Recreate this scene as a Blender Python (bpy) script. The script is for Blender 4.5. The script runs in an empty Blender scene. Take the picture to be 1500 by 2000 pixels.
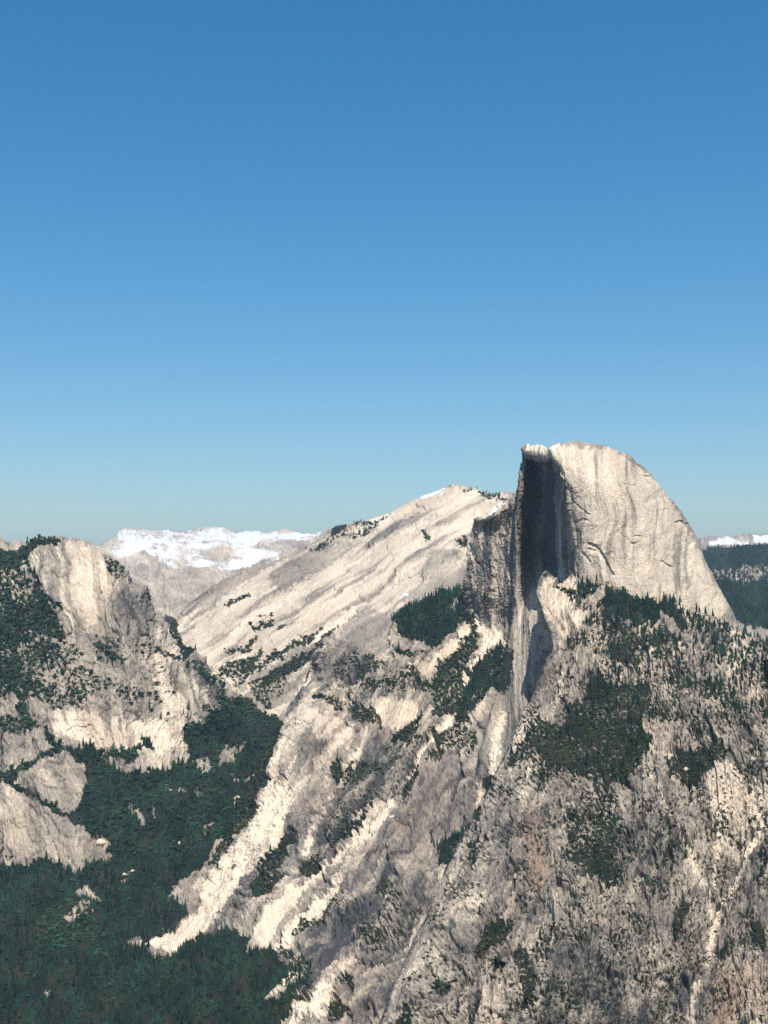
import bpy, math
import numpy as np

# ------------------------------------------------------------------ camera, sky, sun, exposure
scene = bpy.context.scene
col = scene.collection
PITCH = math.radians(4.06)
FOC = 2520.0                       # focal length in image pixels (1500 x 2000 frame)
CAM = np.array([0.0, 0.0, 1000.0])

cd = bpy.data.cameras.new('camera')
cam = bpy.data.objects.new('camera', cd)
col.objects.link(cam)
cam.location = CAM
cam.rotation_euler = (math.pi / 2 + PITCH, 0, 0)
cd.sensor_fit = 'VERTICAL'
cd.angle = 2 * math.atan(1000.0 / FOC)
cd.clip_start = 1.0
cd.clip_end = 200000.0
scene.camera = cam

SUN_EL = math.radians(57)
SUN_RIGHT = math.radians(8)       # how far right of straight behind the viewer
sx = math.sin(SUN_RIGHT) * math.cos(SUN_EL)
sy = -math.cos(SUN_RIGHT) * math.cos(SUN_EL)
sz = math.sin(SUN_EL)

world = bpy.data.worlds.new('World')
scene.world = world
world.use_nodes = True
wn = world.node_tree
wn.nodes.clear()
w_out = wn.nodes.new('ShaderNodeOutputWorld')
w_bg = wn.nodes.new('ShaderNodeBackground')
w_sky = wn.nodes.new('ShaderNodeTexSky')
w_hs = wn.nodes.new('ShaderNodeHueSaturation')
w_sky.sky_type = 'NISHITA'
w_sky.sun_disc = False
w_sky.sun_elevation = SUN_EL
w_sky.sun_rotation = math.atan2(sx, sy)
w_sky.altitude = 2200
w_sky.air_density = 1.40
w_sky.dust_density = 10.0
w_sky.ozone_density = 2.2
w_hs.inputs['Saturation'].default_value = 1.45
w_hs.inputs['Hue'].default_value = 0.494
w_bg.inputs['Strength'].default_value = 0.081
wn.links.new(w_sky.outputs[0], w_hs.inputs['Color'])
wn.links.new(w_hs.outputs[0], w_bg.inputs['Color'])
wn.links.new(w_bg.outputs[0], w_out.inputs['Surface'])

sd = bpy.data.lights.new('sun', 'SUN')
sd.energy = 3.7
sd.angle = math.radians(0.53)
sd.color = (1.0, 0.92, 0.80)
sun = bpy.data.objects.new('sun', sd)
col.objects.link(sun)
sun.location = (0, 0, 4000)
from mathutils import Vector
sun.rotation_euler = Vector((sx, sy, sz)).to_track_quat('Z', 'Y').to_euler()

vs = scene.view_settings
scene.display_settings.display_device = 'sRGB'
vs.view_transform = 'Standard'
vs.look = 'None'
vs.exposure = 0.75
vs.gamma = 1.0
vs.use_curve_mapping = False
scene.cycles.use_denoising = False
scene.cycles.max_bounces = 4
scene.cycles.diffuse_bounces = 2
scene.cycles.volume_bounces = 0
scene.cycles.transparent_max_bounces = 4

rng = np.random.default_rng(11)


def tag(o, label=None, cat=None, group=None, kind=None):
    if label: o['label'] = label
    if cat: o['category'] = cat
    if group: o['group'] = group
    if kind: o['kind'] = kind
    return o


# ------------------------------------------------------------------ noise tiles (periodic, made once)
def tile(seed, beta, n=1024, lo=3.0, hi=400.0):
    r = np.random.default_rng(seed)
    f = np.fft.rfftfreq(n) * n
    g = np.fft.fftfreq(n) * n
    k = np.sqrt(f[None, :] ** 2 + g[:, None] ** 2)
    k[0, 0] = 1e9
    a = k ** (-beta) * (k > lo) * np.exp(-(k / hi) ** 2)
    s = np.fft.rfft2(r.standard_normal((n, n))) * a
    t = np.fft.irfft2(s, s=(n, n))
    return ((t - t.mean()) / t.std()).astype(np.float32)


T_FRACT = tile(1, 1.7)
T_FRACT2 = tile(2, 1.7)
T_SOFT = tile(3, 2.4)
T_SOFT2 = tile(4, 2.4)
T_ROUGH = tile(5, 1.1, hi=500)
T_ROUGH2 = tile(6, 1.1, hi=500)
T_SPECK = tile(7, 1.2, lo=28, hi=400)
T_SPECK2 = tile(8, .9, lo=45, hi=480)


def samp(T, x, y):
    """bilinear, periodic; x,y in texels"""
    n = T.shape[0]
    x = np.asarray(x, np.float32); y = np.asarray(y, np.float32)
    xi = np.floor(x); yi = np.floor(y)
    fx = x - xi; fy = y - yi
    x0 = xi.astype(np.int64) % n; y0 = yi.astype(np.int64) % n
    x1 = (x0 + 1) % n; y1 = (y0 + 1) % n
    return (T[y0, x0] * (1 - fx) * (1 - fy) + T[y0, x1] * fx * (1 - fy)
            + T[y1, x0] * (1 - fx) * fy + T[y1, x1] * fx * fy)


def sstep(a, b, x):
    t = np.clip((x - a) / (b - a), 0, 1)
    return t * t * (3 - 2 * t)


# ------------------------------------------------------------------ cover maps: what covers the ground, outlines traced in image pixels
X0, Y0, MW, MH = -100, 840, 860, 640      # half-resolution map, 2 image pixels per cell


def new_map(v=0.0):
    return np.full((MH, MW), v, np.float32)


def _cells(xs, ys, pad):
    x0 = max(0, int((min(xs) - pad - X0) // 2)); x1 = min(MW, int((max(xs) + pad - X0) // 2) + 2)
    y0 = max(0, int((min(ys) - pad - Y0) // 2)); y1 = min(MH, int((max(ys) + pad - Y0) // 2) + 2)
    if x1 <= x0 or y1 <= y0: return None
    gx, gy = np.meshgrid(np.arange(x0, x1) * 2 + X0 + 1, np.arange(y0, y1) * 2 + Y0 + 1)
    return (slice(y0, y1), slice(x0, x1)), gx.astype(np.float32), gy.astype(np.float32)


def poly_mask(pts):
    xs = [p[0] for p in pts]; ys = [p[1] for p in pts]
    c = _cells(xs, ys, 4)
    if c is None: return None
    sl, gx, gy = c
    ins = np.zeros(gx.shape, bool)
    n = len(pts)
    for i in range(n):
        xa, ya = pts[i]; xb, yb = pts[(i + 1) % n]
        if ya == yb: continue
        cr = ((ya > gy) != (yb > gy)) & (gx < (xb - xa) * (gy - ya) / (yb - ya) + xa)
        ins ^= cr
    return sl, ins.astype(np.float32)


def put(m, pts, v, mode='max'):
    r = poly_mask(pts)
    if r is None: return
    sl, k = r
    sub = m[sl]
    if mode == 'max': m[sl] = np.maximum(sub, k * v)
    elif mode == 'set': m[sl] = np.where(k > 0, v, sub)
    elif mode == 'add': m[sl] = sub + k * v


def seg_field(pts, pad):
    """distance to a polyline, and height of the point below the line (positive = below)"""
    xs = [p[0] for p in pts]; ys = [p[1] for p in pts]
    c = _cells(xs, ys, pad)
    if c is None: return None
    sl, gx, gy = c
    best = np.full(gx.shape, 1e9, np.float32); sgn = np.zeros(gx.shape, np.float32)
    for (xa, ya), (xb, yb) in zip(pts[:-1], pts[1:]):
        dx, dy = xb - xa, yb - ya
        L2 = dx * dx + dy * dy + 1e-6
        t = np.clip(((gx - xa) * dx + (gy - ya) * dy) / L2, 0, 1)
        ox = gx - (xa + t * dx); oy = gy - (ya + t * dy)
        d = np.sqrt(ox * ox + oy * oy)
        nx, ny = -dy, dx
        if ny < 0 or (ny == 0 and nx < 0): nx, ny = -nx, -ny
        s = (ox * nx + oy * ny) / math.sqrt(L2)
        u = d < best
        best = np.where(u, d, best); sgn = np.where(u, s, sgn)
    return sl, best, sgn


def stroke(m, pts, w, v, mode='max'):
    r = seg_field(pts, w + 4)
    if r is None: return
    sl, d, s = r
    k = np.clip((w / 2 + 1.5 - d) / 3.0, 0, 1) * v
    if mode == 'max': m[sl] = np.maximum(m[sl], k)
    else: m[sl] = m[sl] + k


def blur(m, n=1):
    for _ in range(n):
        m = (np.roll(m, 1, 0) + 2 * m + np.roll(m, -1, 0)) / 4
        m = (np.roll(m, 1, 1) + 2 * m + np.roll(m, -1, 1)) / 4
    return m


def look(m, px, py):
    x = np.clip((px - X0 - 1) / 2, 0, MW - 1.01); y = np.clip((py - Y0 - 1) / 2, 0, MH - 1.01)
    xi = x.astype(np.int64); yi = y.astype(np.int64)
    fx = (x - xi).astype(np.float32); fy = (y - yi).astype(np.float32)
    return (m[yi, xi] * (1 - fx) * (1 - fy) + m[yi, xi + 1] * fx * (1 - fy)
            + m[yi + 1, xi] * (1 - fx) * fy + m[yi + 1, xi + 1] * fx * fy)


VEG = new_map()      # share of ground under brush and trees
CON = new_map()      # share of conifers among them
TONE = new_map()     # rock: fresh and pale (+) to lichen-dark (-); some face sun and shade painted in
WARM = new_map()     # iron-stained rock
SNOW = new_map()
CUT = new_map()      # metres cut back under roofs and ledges

# scattered cover first, dense stands after, clearings last
veg = [
 # left mountain
 (.50, [(-100,1108),(35,1105),(60,1140),(62,1168),(100,1175),(118,1205),(-100,1205)]),
 (.96, [(-100,1085),(15,1078),(35,1082),(40,1070),(60,1062),(85,1057),(118,1055),(105,1063),(110,1068),(85,1074),(65,1084),(57,1092),(50,1098),(35,1105),(25,1115),(-100,1112)]),
 (.96, [(48,1090),(57,1092),(62,1122),(72,1138),(78,1152),(90,1158),(92,1168),(105,1172),(108,1180),(125,1190),(122,1196),(110,1190),(95,1178),(85,1170),(62,1168),(60,1150),(62,1135),(52,1110)]),
 (.90, [(-100,1195),(45,1180),(95,1178),(108,1205),(118,1218),(140,1235),(156,1241),(120,1244),(80,1242),(70,1252),(30,1256),(38,1310),(45,1335),(-100,1335)]),
 (.50, [(30,1255),(90,1250),(130,1258),(170,1272),(130,1300),(60,1310),(38,1300)]),
 (.75, [(178,1255),(205,1260),(228,1280),(210,1282),(185,1270)]),
 (.65, [(203,1088),(215,1085),(232,1095),(250,1112),(240,1125),(222,1125),(212,1112),(203,1105)]),
 (.80, [(-100,1300),(38,1300),(48,1335),(110,1332),(118,1350),(60,1358),(-100,1368)]),
 (.38, [(40,1305),(150,1300),(240,1330),(250,1365),(120,1375),(40,1370)]),
 (.12, [(170,1240),(290,1230),(330,1330),(380,1400),(300,1420),(200,1340)]),
 (.85, [(33,1345),(45,1360),(50,1385),(66,1405),(62,1413),(40,1407),(30,1395),(35,1380)]),
 (.60, [(-100,1400),(60,1400),(78,1422),(20,1427),(-100,1435)]),
 (.60, [(95,1372),(150,1376),(160,1384),(110,1386)]),
 (.85, [(78,1418),(88,1420),(115,1455),(128,1482),(118,1482),(95,1452)]),
 (.93, [(-100,1508),(15,1500),(50,1490),(110,1477),(116,1487),(70,1503),(40,1513),(25,1526),(8,1518),(-100,1520)]),
 (.93, [(8,1506),(30,1522),(50,1538),(80,1562),(95,1578),(130,1588),(136,1604),(110,1602),(80,1577),(50,1552),(25,1532)]),
 (.55, [(-100,1650),(20,1652),(38,1660),(20,1668),(-100,1668)]),
 # canyon mouth
 (.96, [(313,1212),(332,1216),(338,1233),(350,1240),(362,1252),(372,1265),(381,1278),(370,1286),(360,1297),(352,1287),(350,1275),(345,1260),(335,1245),(325,1232)]),
 (.85, [(305,1260),(330,1280),(352,1290),(345,1298),(325,1285),(308,1270)]),
 (.70, [(425,1298),(440,1290),(460,1288),(500,1292),(520,1283),(552,1268),(552,1282),(520,1292),(500,1305),(480,1320),(470,1332),(455,1337),(430,1305)]),
 (.45, [(480,1330),(520,1310),(560,1300),(560,1370),(520,1390),(500,1370)]),
 (.45, [(360,1300),(420,1310),(450,1345),(445,1365),(400,1345)]),
 # valley forest
 (1.0, [(105,1455),(128,1466),(170,1466),(203,1463),(207,1475),(225,1470),(228,1462),(277,1460),(280,1450),(302,1462),(296,1476),(268,1469),(258,1481),(235,1476),(228,1481),(202,1483),(216,1487),(245,1504),(255,1496),(262,1496),(270,1506),(300,1498),(330,1501),(350,1489),(372,1485),(364,1475),(370,1465),(352,1455),(360,1443),(354,1430),(360,1420),(390,1418),(402,1410),(395,1400),(404,1394),(392,1380),(424,1388),(440,1375),(445,1362),(460,1362),(475,1361),(492,1368),(498,1388),(515,1398),(548,1400),(560,1420),(540,1480),(520,1540),(490,1600),(470,1620),(452,1650),(420,1652),(400,1682),(368,1702),(345,1722),(326,1750),(360,1757),(366,1780),(340,1807),(300,1831),(255,1843),(248,1850),(275,1860),(300,1858),(330,1852),(355,1847),(382,1836),(400,1830),(430,1811),(450,1819),(480,1816),(496,1828),(470,1850),(480,1862),(520,1850),(545,1872),(562,1880),(555,1900),(545,1910),(500,1953),(495,1962),(520,1946),(560,1931),(590,1908),(605,1912),(585,1935),(620,1935),(560,1985),(545,2100),(-100,2100),(-100,1700),(30,1697),(60,1690),(75,1680),(95,1682),(130,1690),(150,1698),(160,1690),(185,1680),(202,1685),(216,1671),(200,1662),(206,1650),(216,1644),(205,1630),(180,1628),(150,1606),(133,1594),(142,1586),(158,1565),(168,1530),(168,1500),(150,1485),(128,1476)]),
 # ridge behind
 (.97, [(635,1040),(650,1028),(665,1020),(682,1016),(712,1014),(740,1006),(766,999),(745,1009),(715,1019),(690,1023),(665,1033),(640,1046)]),
 (.40, [(660,1035),(740,1012),(735,1028),(700,1045),(640,1054),(610,1066),(580,1074),(600,1056)]),
 (.85, [(825,1035),(838,1034),(848,1052),(835,1056),(828,1045)]),
 (.80, [(900,953),(940,964),(990,973),(980,979),(940,971),(905,961)]),
 (.90, [(880,1061),(914,1059),(917,1073),(890,1069)]),
 (.90, [(435,1268),(470,1260),(495,1250),(499,1255),(480,1268),(450,1276),(435,1273)]),
 (.90, [(450,1290),(480,1285),(510,1264),(513,1272),(490,1289),(470,1294)]),
 (.90, [(440,1186),(448,1178),(470,1164),(495,1154),(490,1161),(465,1173),(449,1190)]),
 (.90, [(505,1211),(512,1209),(519,1217),(508,1219)]), (.90, [(524,1212),(533,1207),(533,1211),(526,1215)]),
 (.90, [(490,1233),(525,1224),(528,1230),(500,1240)]), (.90, [(535,1236),(545,1226),(562,1224),(552,1236),(538,1241)]),
 (.90, [(515,1285),(560,1262),(590,1246),(610,1236),(633,1229),(630,1237),(600,1251),(570,1266),(530,1284)]),
 (.92, [(500,1332),(520,1311),(560,1291),(600,1269),(640,1243),(662,1226),(650,1241),(620,1264),(600,1292),(570,1311),(540,1331),(510,1347)]),
 # below the cliff
 (.30, [(650,1290),(680,1278),(770,1280),(800,1310),(840,1345),(780,1360),(720,1345),(650,1340),(620,1330)]),
 (.97, [(773,1200),(790,1188),(815,1170),(845,1166),(860,1158),(885,1152),(900,1146),(908,1165),(900,1178),(906,1195),(918,1205),(914,1220),(900,1213),(890,1226),(880,1236),(870,1246),(868,1256),(850,1259),(838,1263),(825,1251),(800,1244),(785,1236),(778,1221),(770,1211)]),
 (.80, [(756,1262),(800,1264),(836,1277),(828,1284),(790,1274),(758,1269)]),
 (.75, [(683,1281),(720,1274),(762,1280),(745,1296),(710,1301),(685,1290)]),
 (.70, [(706,1326),(740,1310),(752,1324),(790,1334),(760,1343),(730,1336)]),
 (.92, [(788,1317),(805,1319),(830,1333),(847,1338),(830,1346),(810,1337)]),
 (.78, [(610,1357),(640,1356),(665,1360),(705,1357),(716,1369),(736,1394),(752,1406),(735,1404),(720,1393),(710,1401),(690,1399),(680,1386),(650,1383),(640,1371),(615,1366)]),
 (.82, [(905,1193),(918,1198),(926,1212),(944,1231),(949,1242),(936,1256),(933,1271),(919,1286),(913,1299),(921,1310),(906,1319),(901,1340),(896,1381),(889,1396),(860,1406),(844,1399),(848,1370),(837,1345),(845,1329),(860,1304),(895,1274),(912,1249),(924,1234),(914,1214)]),
 (.96, [(963,1264),(975,1257),(1002,1269),(999,1290),(993,1320),(986,1346),(956,1351),(951,1376),(941,1396),(925,1406),(905,1402),(894,1391),(900,1350),(915,1330),(928,1310),(940,1290),(950,1276)]),
 (.80, [(893,1400),(930,1404),(936,1420),(915,1426),(905,1441),(893,1431)]),
 (.97, [(770,1431),(785,1419),(800,1411),(815,1419),(827,1430),(806,1446),(811,1457),(789,1456),(779,1441)]),
 (.92, [(806,1396),(818,1388),(824,1404),(806,1421),(794,1416)]),
 (.72, [(853,1451),(880,1434),(920,1428),(937,1454),(931,1476),(915,1489),(895,1481),(880,1471),(870,1486),(850,1501),(844,1491),(857,1475)]),
 (.88, [(820,1506),(829,1499),(829,1513),(811,1531),(796,1551),(774,1567),(790,1541),(805,1526)]),
 (.92, [(953,1512),(971,1509),(969,1526),(955,1541),(949,1526)]), (.96, [(919,1575),(936,1569),(939,1591),(931,1606),(921,1601)]),
 (.96, [(840,1671),(850,1650),(865,1639),(885,1621),(916,1603),(906,1631),(886,1651),(876,1679),(845,1680)]),
 (.33, [(680,1470),(780,1440),(850,1450),(800,1530),(700,1600),(640,1650),(620,1640),(660,1560)]),
 (.92, [(553,1622),(576,1629),(581,1641),(571,1661),(561,1681),(546,1701),(531,1716),(521,1737),(500,1747),(488,1736),(505,1715),(520,1685),(540,1659),(551,1640)]),
 (.88, [(608,1654),(640,1654),(690,1599),(702,1598),(702,1613),(661,1647),(631,1672),(616,1692),(601,1712),(584,1706),(578,1690),(594,1675)]),
 (.82, [(648,1480),(666,1477),(672,1501),(655,1512),(643,1501)]),
 (.75, [(406,1692),(440,1649),(462,1638),(456,1661),(440,1682),(420,1697)]),
 (.92, [(495,1745),(540,1698),(552,1714),(532,1732),(510,1760),(490,1765),(470,1780),(460,1775)]),
 (.72, [(575,1795),(620,1764),(650,1739),(662,1750),(641,1771),(611,1797),(590,1812),(570,1822)]),
 (.50, [(640,1750),(700,1762),(722,1780),(702,1802),(670,1802),(650,1782)]), (.80, [(678,1791),(722,1779),(716,1807),(685,1802)]),
 (.85, [(725,1735),(735,1710),(750,1718),(768,1705),(770,1725),(750,1733)]),
 (.40, [(720,1790),(800,1760),(840,1790),(760,1880),(700,1900)]),
 (.92, [(655,1936),(665,1909),(702,1918),(690,1937)]), (.85, [(640,2005),(645,1980),(665,1958),(692,1968),(704,2005)]),
 (.50, [(500,1880),(560,1850),(600,1870),(620,1960),(560,1990)]),
 # right-hand slope
 (.22, [(985,1490),(1080,1260),(1180,1220),(1600,1260),(1600,2100),(740,2100),(880,1690)]),
 (.36, [(1110,1260),(1180,1230),(1600,1255),(1600,1430),(1350,1430),(1260,1400),(1130,1345)]),
 (.97, [(1190,1145),(1215,1150),(1235,1159),(1250,1161),(1265,1157),(1300,1169),(1323,1199),(1336,1221),(1300,1216),(1245,1213),(1210,1212),(1180,1206),(1164,1186),(1170,1160)]),
 (.70, [(1145,1114),(1160,1109),(1185,1119),(1196,1134),(1176,1151),(1155,1161),(1129,1151),(1135,1130)]),
 (.72, [(1093,1140),(1115,1149),(1150,1174),(1186,1200),(1170,1206),(1140,1186),(1110,1166)]),
 (.40, [(1240,1160),(1320,1169),(1400,1209),(1446,1234),(1600,1300),(1600,1320),(1440,1252),(1340,1226)]),
 (.85, [(1400,1209),(1436,1208),(1444,1230),(1410,1227)]),
 (.78, [(1138,1205),(1200,1214),(1250,1224),(1290,1229),(1346,1234),(1352,1256),(1300,1257),(1240,1251),(1190,1236),(1150,1226)]),
 (.96, [(1183,1256),(1215,1244),(1270,1244),(1302,1254),(1276,1271),(1261,1286),(1240,1302),(1204,1302),(1188,1286)]),
 (.62, [(1310,1330),(1350,1315),(1400,1330),(1380,1360),(1330,1370)]),
 (.60, [(1440,1290),(1500,1285),(1600,1290),(1600,1370),(1480,1350)]),
 (.95, [(1148,1320),(1175,1313),(1202,1339),(1225,1349),(1264,1333),(1267,1346),(1259,1380),(1263,1420),(1282,1455),(1272,1466),(1256,1481),(1236,1501),(1221,1522),(1195,1532),(1165,1522),(1120,1502),(1090,1492),(1060,1489),(1020,1491),(1000,1502),(983,1497),(1005,1478),(1030,1448),(1048,1408),(1065,1403),(1080,1414),(1110,1388),(1130,1378),(1144,1360)]),
 (.42, [(1000,1495),(1090,1488),(1130,1510),(1125,1532),(1060,1542),(1010,1527)]),
 (.60, [(1130,1528),(1200,1530),(1215,1600),(1242,1650),(1232,1720),(1180,1742),(1130,1712),(1098,1680),(1110,1640),(1120,1600),(1125,1560)]),
 (.90, [(1113,1610),(1175,1598),(1202,1640),(1192,1680),(1232,1722),(1180,1732),(1138,1702),(1128,1660)]),
 (.95, [(1300,1472),(1320,1458),(1345,1464),(1400,1449),(1422,1470),(1444,1492),(1435,1492),(1400,1490),(1375,1506),(1350,1516),(1320,1512),(1303,1497)]),
 (.56, [(1320,1408),(1360,1393),(1420,1398),(1415,1442),(1360,1442)]),
 (.42, [(1425,1375),(1600,1360),(1600,1470),(1470,1460),(1440,1430)]),
 (.95, [(958,1788),(1000,1788),(1002,1816),(962,1832),(930,1852),(918,1840),(945,1800)]),
 (.93, [(1000,1858),(1030,1848),(1047,1900),(1042,1962),(1030,1962),(1020,1902),(1003,1890)]),
 (.72, [(1058,1910),(1095,1919),(1102,1942),(1075,1932)]), (.72, [(838,1930),(880,1899),(887,1910),(860,1932),(830,1952),(818,1946)]),
 (.82, [(848,1960),(872,1958),(862,1982),(843,1976)]), (.82, [(768,1985),(800,1973),(802,2010),(762,2010)]),
 (.92, [(1318,1760),(1345,1743),(1357,1760),(1342,1776),(1332,1802),(1325,1817),(1313,1806)]),
 (.92, [(1438,1758),(1462,1778),(1487,1798),(1502,1830),(1497,1852),(1465,1847),(1470,1826),(1448,1795)]),
 (.92, [(1413,1838),(1432,1833),(1437,1862),(1415,1867)]),
 (.30, [(1230,1560),(1300,1550),(1330,1660),(1340,1750),(1240,1740)]),
 (.33, [(1030,1800),(1330,1780),(1340,2100),(1010,2100)]),
 (.55, [(1480,1640),(1600,1640),(1600,1720),(1490,1700)]),
 # far plateau on the right
 (.97, [(1340,1068),(1600,1066),(1600,1104),(1370,1108)]),
 (.55, [(1340,1106),(1600,1106),(1600,1135),(1390,1132)]),
 (.97, [(1380,1130),(1600,1134),(1600,1284),(1500,1238),(1446,1222)]),
]
for v, p in veg: put(VEG, p, v)
clearings = [
 [(426,1492),(431,1472),(445,1457),(465,1450),(474,1455),(461,1468),(453,1486),(449,1500),(440,1493)],
 [(450,1510),(480,1511),(495,1494),(500,1505),(485,1519),(460,1521)],
 [(343,1536),(360,1529),(387,1545),(375,1549),(350,1544)], [(319,1530),(338,1527),(338,1536),(322,1536)],
 [(461,1560),(471,1550),(469,1565),(463,1579),(457,1576)], [(398,1616),(421,1609),(405,1623)], [(394,1636),(416,1631),(400,1641)],
 [(375,1487),(400,1482),(430,1505),(400,1503),(385,1496)], [(248,1575),(270,1578),(284,1592),(280,1607),(263,1596)],
 [(290,1575),(300,1585),(310,1610),(300,1605)],
 [(148,1746),(160,1740),(186,1741),(197,1762),(160,1757)], [(234,1718),(251,1709),(248,1717),(237,1723)], [(251,1703),(263,1697),(261,1705)],
 [(84,1936),(92,1924),(94,1936)], [(868,1190),(872,1176),(890,1166),(906,1171),(890,1177),(877,1197)],
 [(480,1760),(500,1752),(510,1760),(490,1775)], [(120,1790),(150,1775),(185,1770),(170,1785),(140,1800)],
]
for p in clearings: put(VEG, p, .12, 'set')
for p in [[(130,1780),(160,1775),(190,1790),(150,1800)]]: put(VEG, p, .6, 'set')
for p in [[(868,1145),(912,1140),(915,1215),(865,1265),(765,1265),(765,1190)], [(1120,1100),(1250,1140),(1340,1170),(1450,1205),(1520,1260),(1350,1255),(1140,1215)],
          [(600,1000),(790,980),(790,1040),(600,1060)], [(880,940),(1000,960),(1000,985),(880,975)], [(870,1050),(925,1050),(925,1080),(870,1080)],
          [(-100,1690),(200,1680),(420,1650),(640,1900),(640,2100),(-100,2100)],[(830,1600),(940,1560),(940,1690),(830,1690)]]:
    put(CON, p, .92)
for p in [[(350,1360),(560,1400),(430,1660),(150,1660),(100,1440)], [(960,1255),(1010,1260),(990,1350),(900,1410),(890,1380)]]: put(CON, p, .55)
for p in [[(1100,1220),(1600,1220),(1600,1420),(1100,1420)], [(980,1400),(1290,1300),(1290,1540),(980,1510)]]: put(CON, p, .22)
for p in [[(60,1750),(190,1740),(200,1860),(80,1870)]]: put(CON, p, .2, 'set')
for p in [[(1340,1060),(1600,1060),(1600,1400),(1340,1400)]]: put(CON, p, 1.0, 'set')
MEADOW = new_map()
for v, p in [(.5, [(90,1760),(190,1735),(215,1790),(170,1870),(90,1850)]), (.35, [(380,1640),(470,1590),(480,1620),(400,1690)]), (.25, [(230,1480),(420,1440),(440,1560),(250,1580)]),
             (.3, [(440,1800),(600,1880),(520,1960),(400,1900)])]: put(MEADOW, p, v)
MEADOW = blur(MEADOW, 8)
VEG = blur(VEG, 1); CON = blur(CON, 3)

tone_poly = [
 (.30, [(55,1085),(120,1062),(190,1062),(232,1130),(215,1230),(150,1235),(110,1195),(60,1110)]),
 (-.38, [(365,1287),(400,1290),(432,1310),(468,1356),(440,1362),(420,1384),(392,1352),(368,1312)]),
 (-.42, [(606,1305),(622,1262),(645,1240),(692,1256),(735,1275),(700,1290),(640,1325)]),
 (-.22, [(225,1150),(290,1150),(300,1230),(300,1330),(200,1300),(170,1240)]),
 (.40, [(100,1380),(300,1410),(360,1460),(200,1465),(110,1450)]),
 (.35, [(270,1270),(330,1280),(420,1380),(400,1420),(330,1390)]),
 (.40, [(295,1225),(318,1240),(352,1285),(330,1275),(305,1250)]),
 (-.15, [(-100,1400),(100,1400),(110,1480),(-100,1500)]),
 (.10, [(-100,1510),(60,1550),(190,1660),(200,1690),(60,1700),(-100,1700)]),
 (.40, [(330,1235),(520,1110),(800,960),(900,945),(1000,970),(930,1080),(780,1190),(600,1260),(440,1340)]),
 (-.22, [(590,1070),(740,1015),(740,1035),(640,1100),(560,1160),(520,1130)]),
 (-.38, [(818,1150),(820,1115),(850,1080),(905,1075),(905,1090),(870,1120),(830,1150)]),
 (-.20, [(660,1215),(720,1180),(760,1200),(740,1270),(690,1255)]),
 (-.10, [(300,1110),(420,1120),(440,1150),(360,1200),(300,1200)]),
 (.45, [(585,1330),(612,1300),(625,1340),(610,1400),(590,1480),(570,1530),(510,1540),(545,1430)]),
 (.95, [(522,1530),(566,1528),(572,1560),(556,1600),(561,1630),(530,1682),(490,1702),(462,1722),(472,1740),(450,1770),(420,1802),(400,1832),(330,1852),(255,1852),(330,1812),(380,1768),(400,1718),(430,1690),(470,1650),(490,1590),(502,1560)]),
 (.95, [(925,1213),(955,1231),(975,1234),(992,1264),(965,1264),(950,1277),(938,1282),(945,1250)]),
 (.95, [(598,1990),(630,1938),(667,1923),(661,1952),(636,1992),(620,2010)]), (.90, [(548,2010),(590,1963),(622,1958),(602,2010)]),
 (.90, [(543,1912),(590,1878),(599,1900),(576,1922),(530,1942),(498,1962),(503,1945),(538,1915)]),
 (.60, [(720,1380),(735,1349),(780,1364),(817,1374),(806,1402),(785,1414),(755,1407),(735,1391)]),
 (.50, [(795,1298),(842,1298),(847,1332),(800,1327)]), (.60, [(840,1290),(900,1238),(924,1222),(907,1262),(860,1302),(846,1332)]),
 (.40, [(610,1394),(690,1400),(690,1440),(655,1472),(640,1470),(600,1440)]),
 (-.40, [(690,1470),(790,1450),(740,1560),(660,1640),(600,1650),(640,1560)]),
 (-.42, [(600,1790),(740,1740),(715,1850),(640,1960),(580,1900)]), (-.45, [(760,1690),(860,1680),(800,1830),(720,1900),(700,1830)]),
 (-.15, [(740,1500),(900,1480),(950,1540),(860,1640),(700,1720),(640,1700)]),
 (.50, [(1375,1508),(1412,1488),(1482,1508),(1600,1540),(1600,1600),(1472,1642),(1445,1682),(1400,1642),(1388,1580)]),
 (.30, [(882,1650),(965,1618),(932,1722),(882,1792),(838,1792)]),
 (-.25, [(985,1500),(1010,1560),(1000,1700),(960,1780),(940,1700),(970,1600)]),
 (-.35, [(1070,1850),(1260,1830),(1280,2100),(1040,2100)]), (-.20, [(1020,1580),(1070,1570),(1080,1720),(1030,1740)]),
 (-.18, [(1240,1640),(1340,1660),(1350,1850),(1240,1850)]), (-.15, [(1430,1680),(1600,1650),(1600,1830),(1440,1790)]),
 (.22, [(1110,1240),(1330,1240),(1600,1280),(1600,1370),(1300,1370),(1150,1330)]),
 (.42, [(1056,1114),(1120,1138),(1150,1200),(1100,1240),(1052,1190)]),
 (.42, [(1080,870),(1200,870),(1290,940),(1370,1080),(1450,1240),(1300,1190),(1130,1150),(1120,1000)]),
 (-.12, [(925,1010),(1000,960),(1010,1260),(930,1230),(895,1150)]), (-.50, [(1024,893),(1082,904),(1112,960),(1126,1118),(1076,1110),(1050,1150),(1034,1160),(1034,960)]),  # second patch: stained face recess, painted darker still to deepen its shade
 (-.24, [(998,930),(1032,930),(1032,1200),(995,1200)]), (.75, [(1016,866),(1082,868),(1082,894),(1056,888),(1030,881)]),  # second patch: visor top painted paler, as if in full sun
]
for v, p in tone_poly: put(TONE, p, v, 'add')
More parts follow.
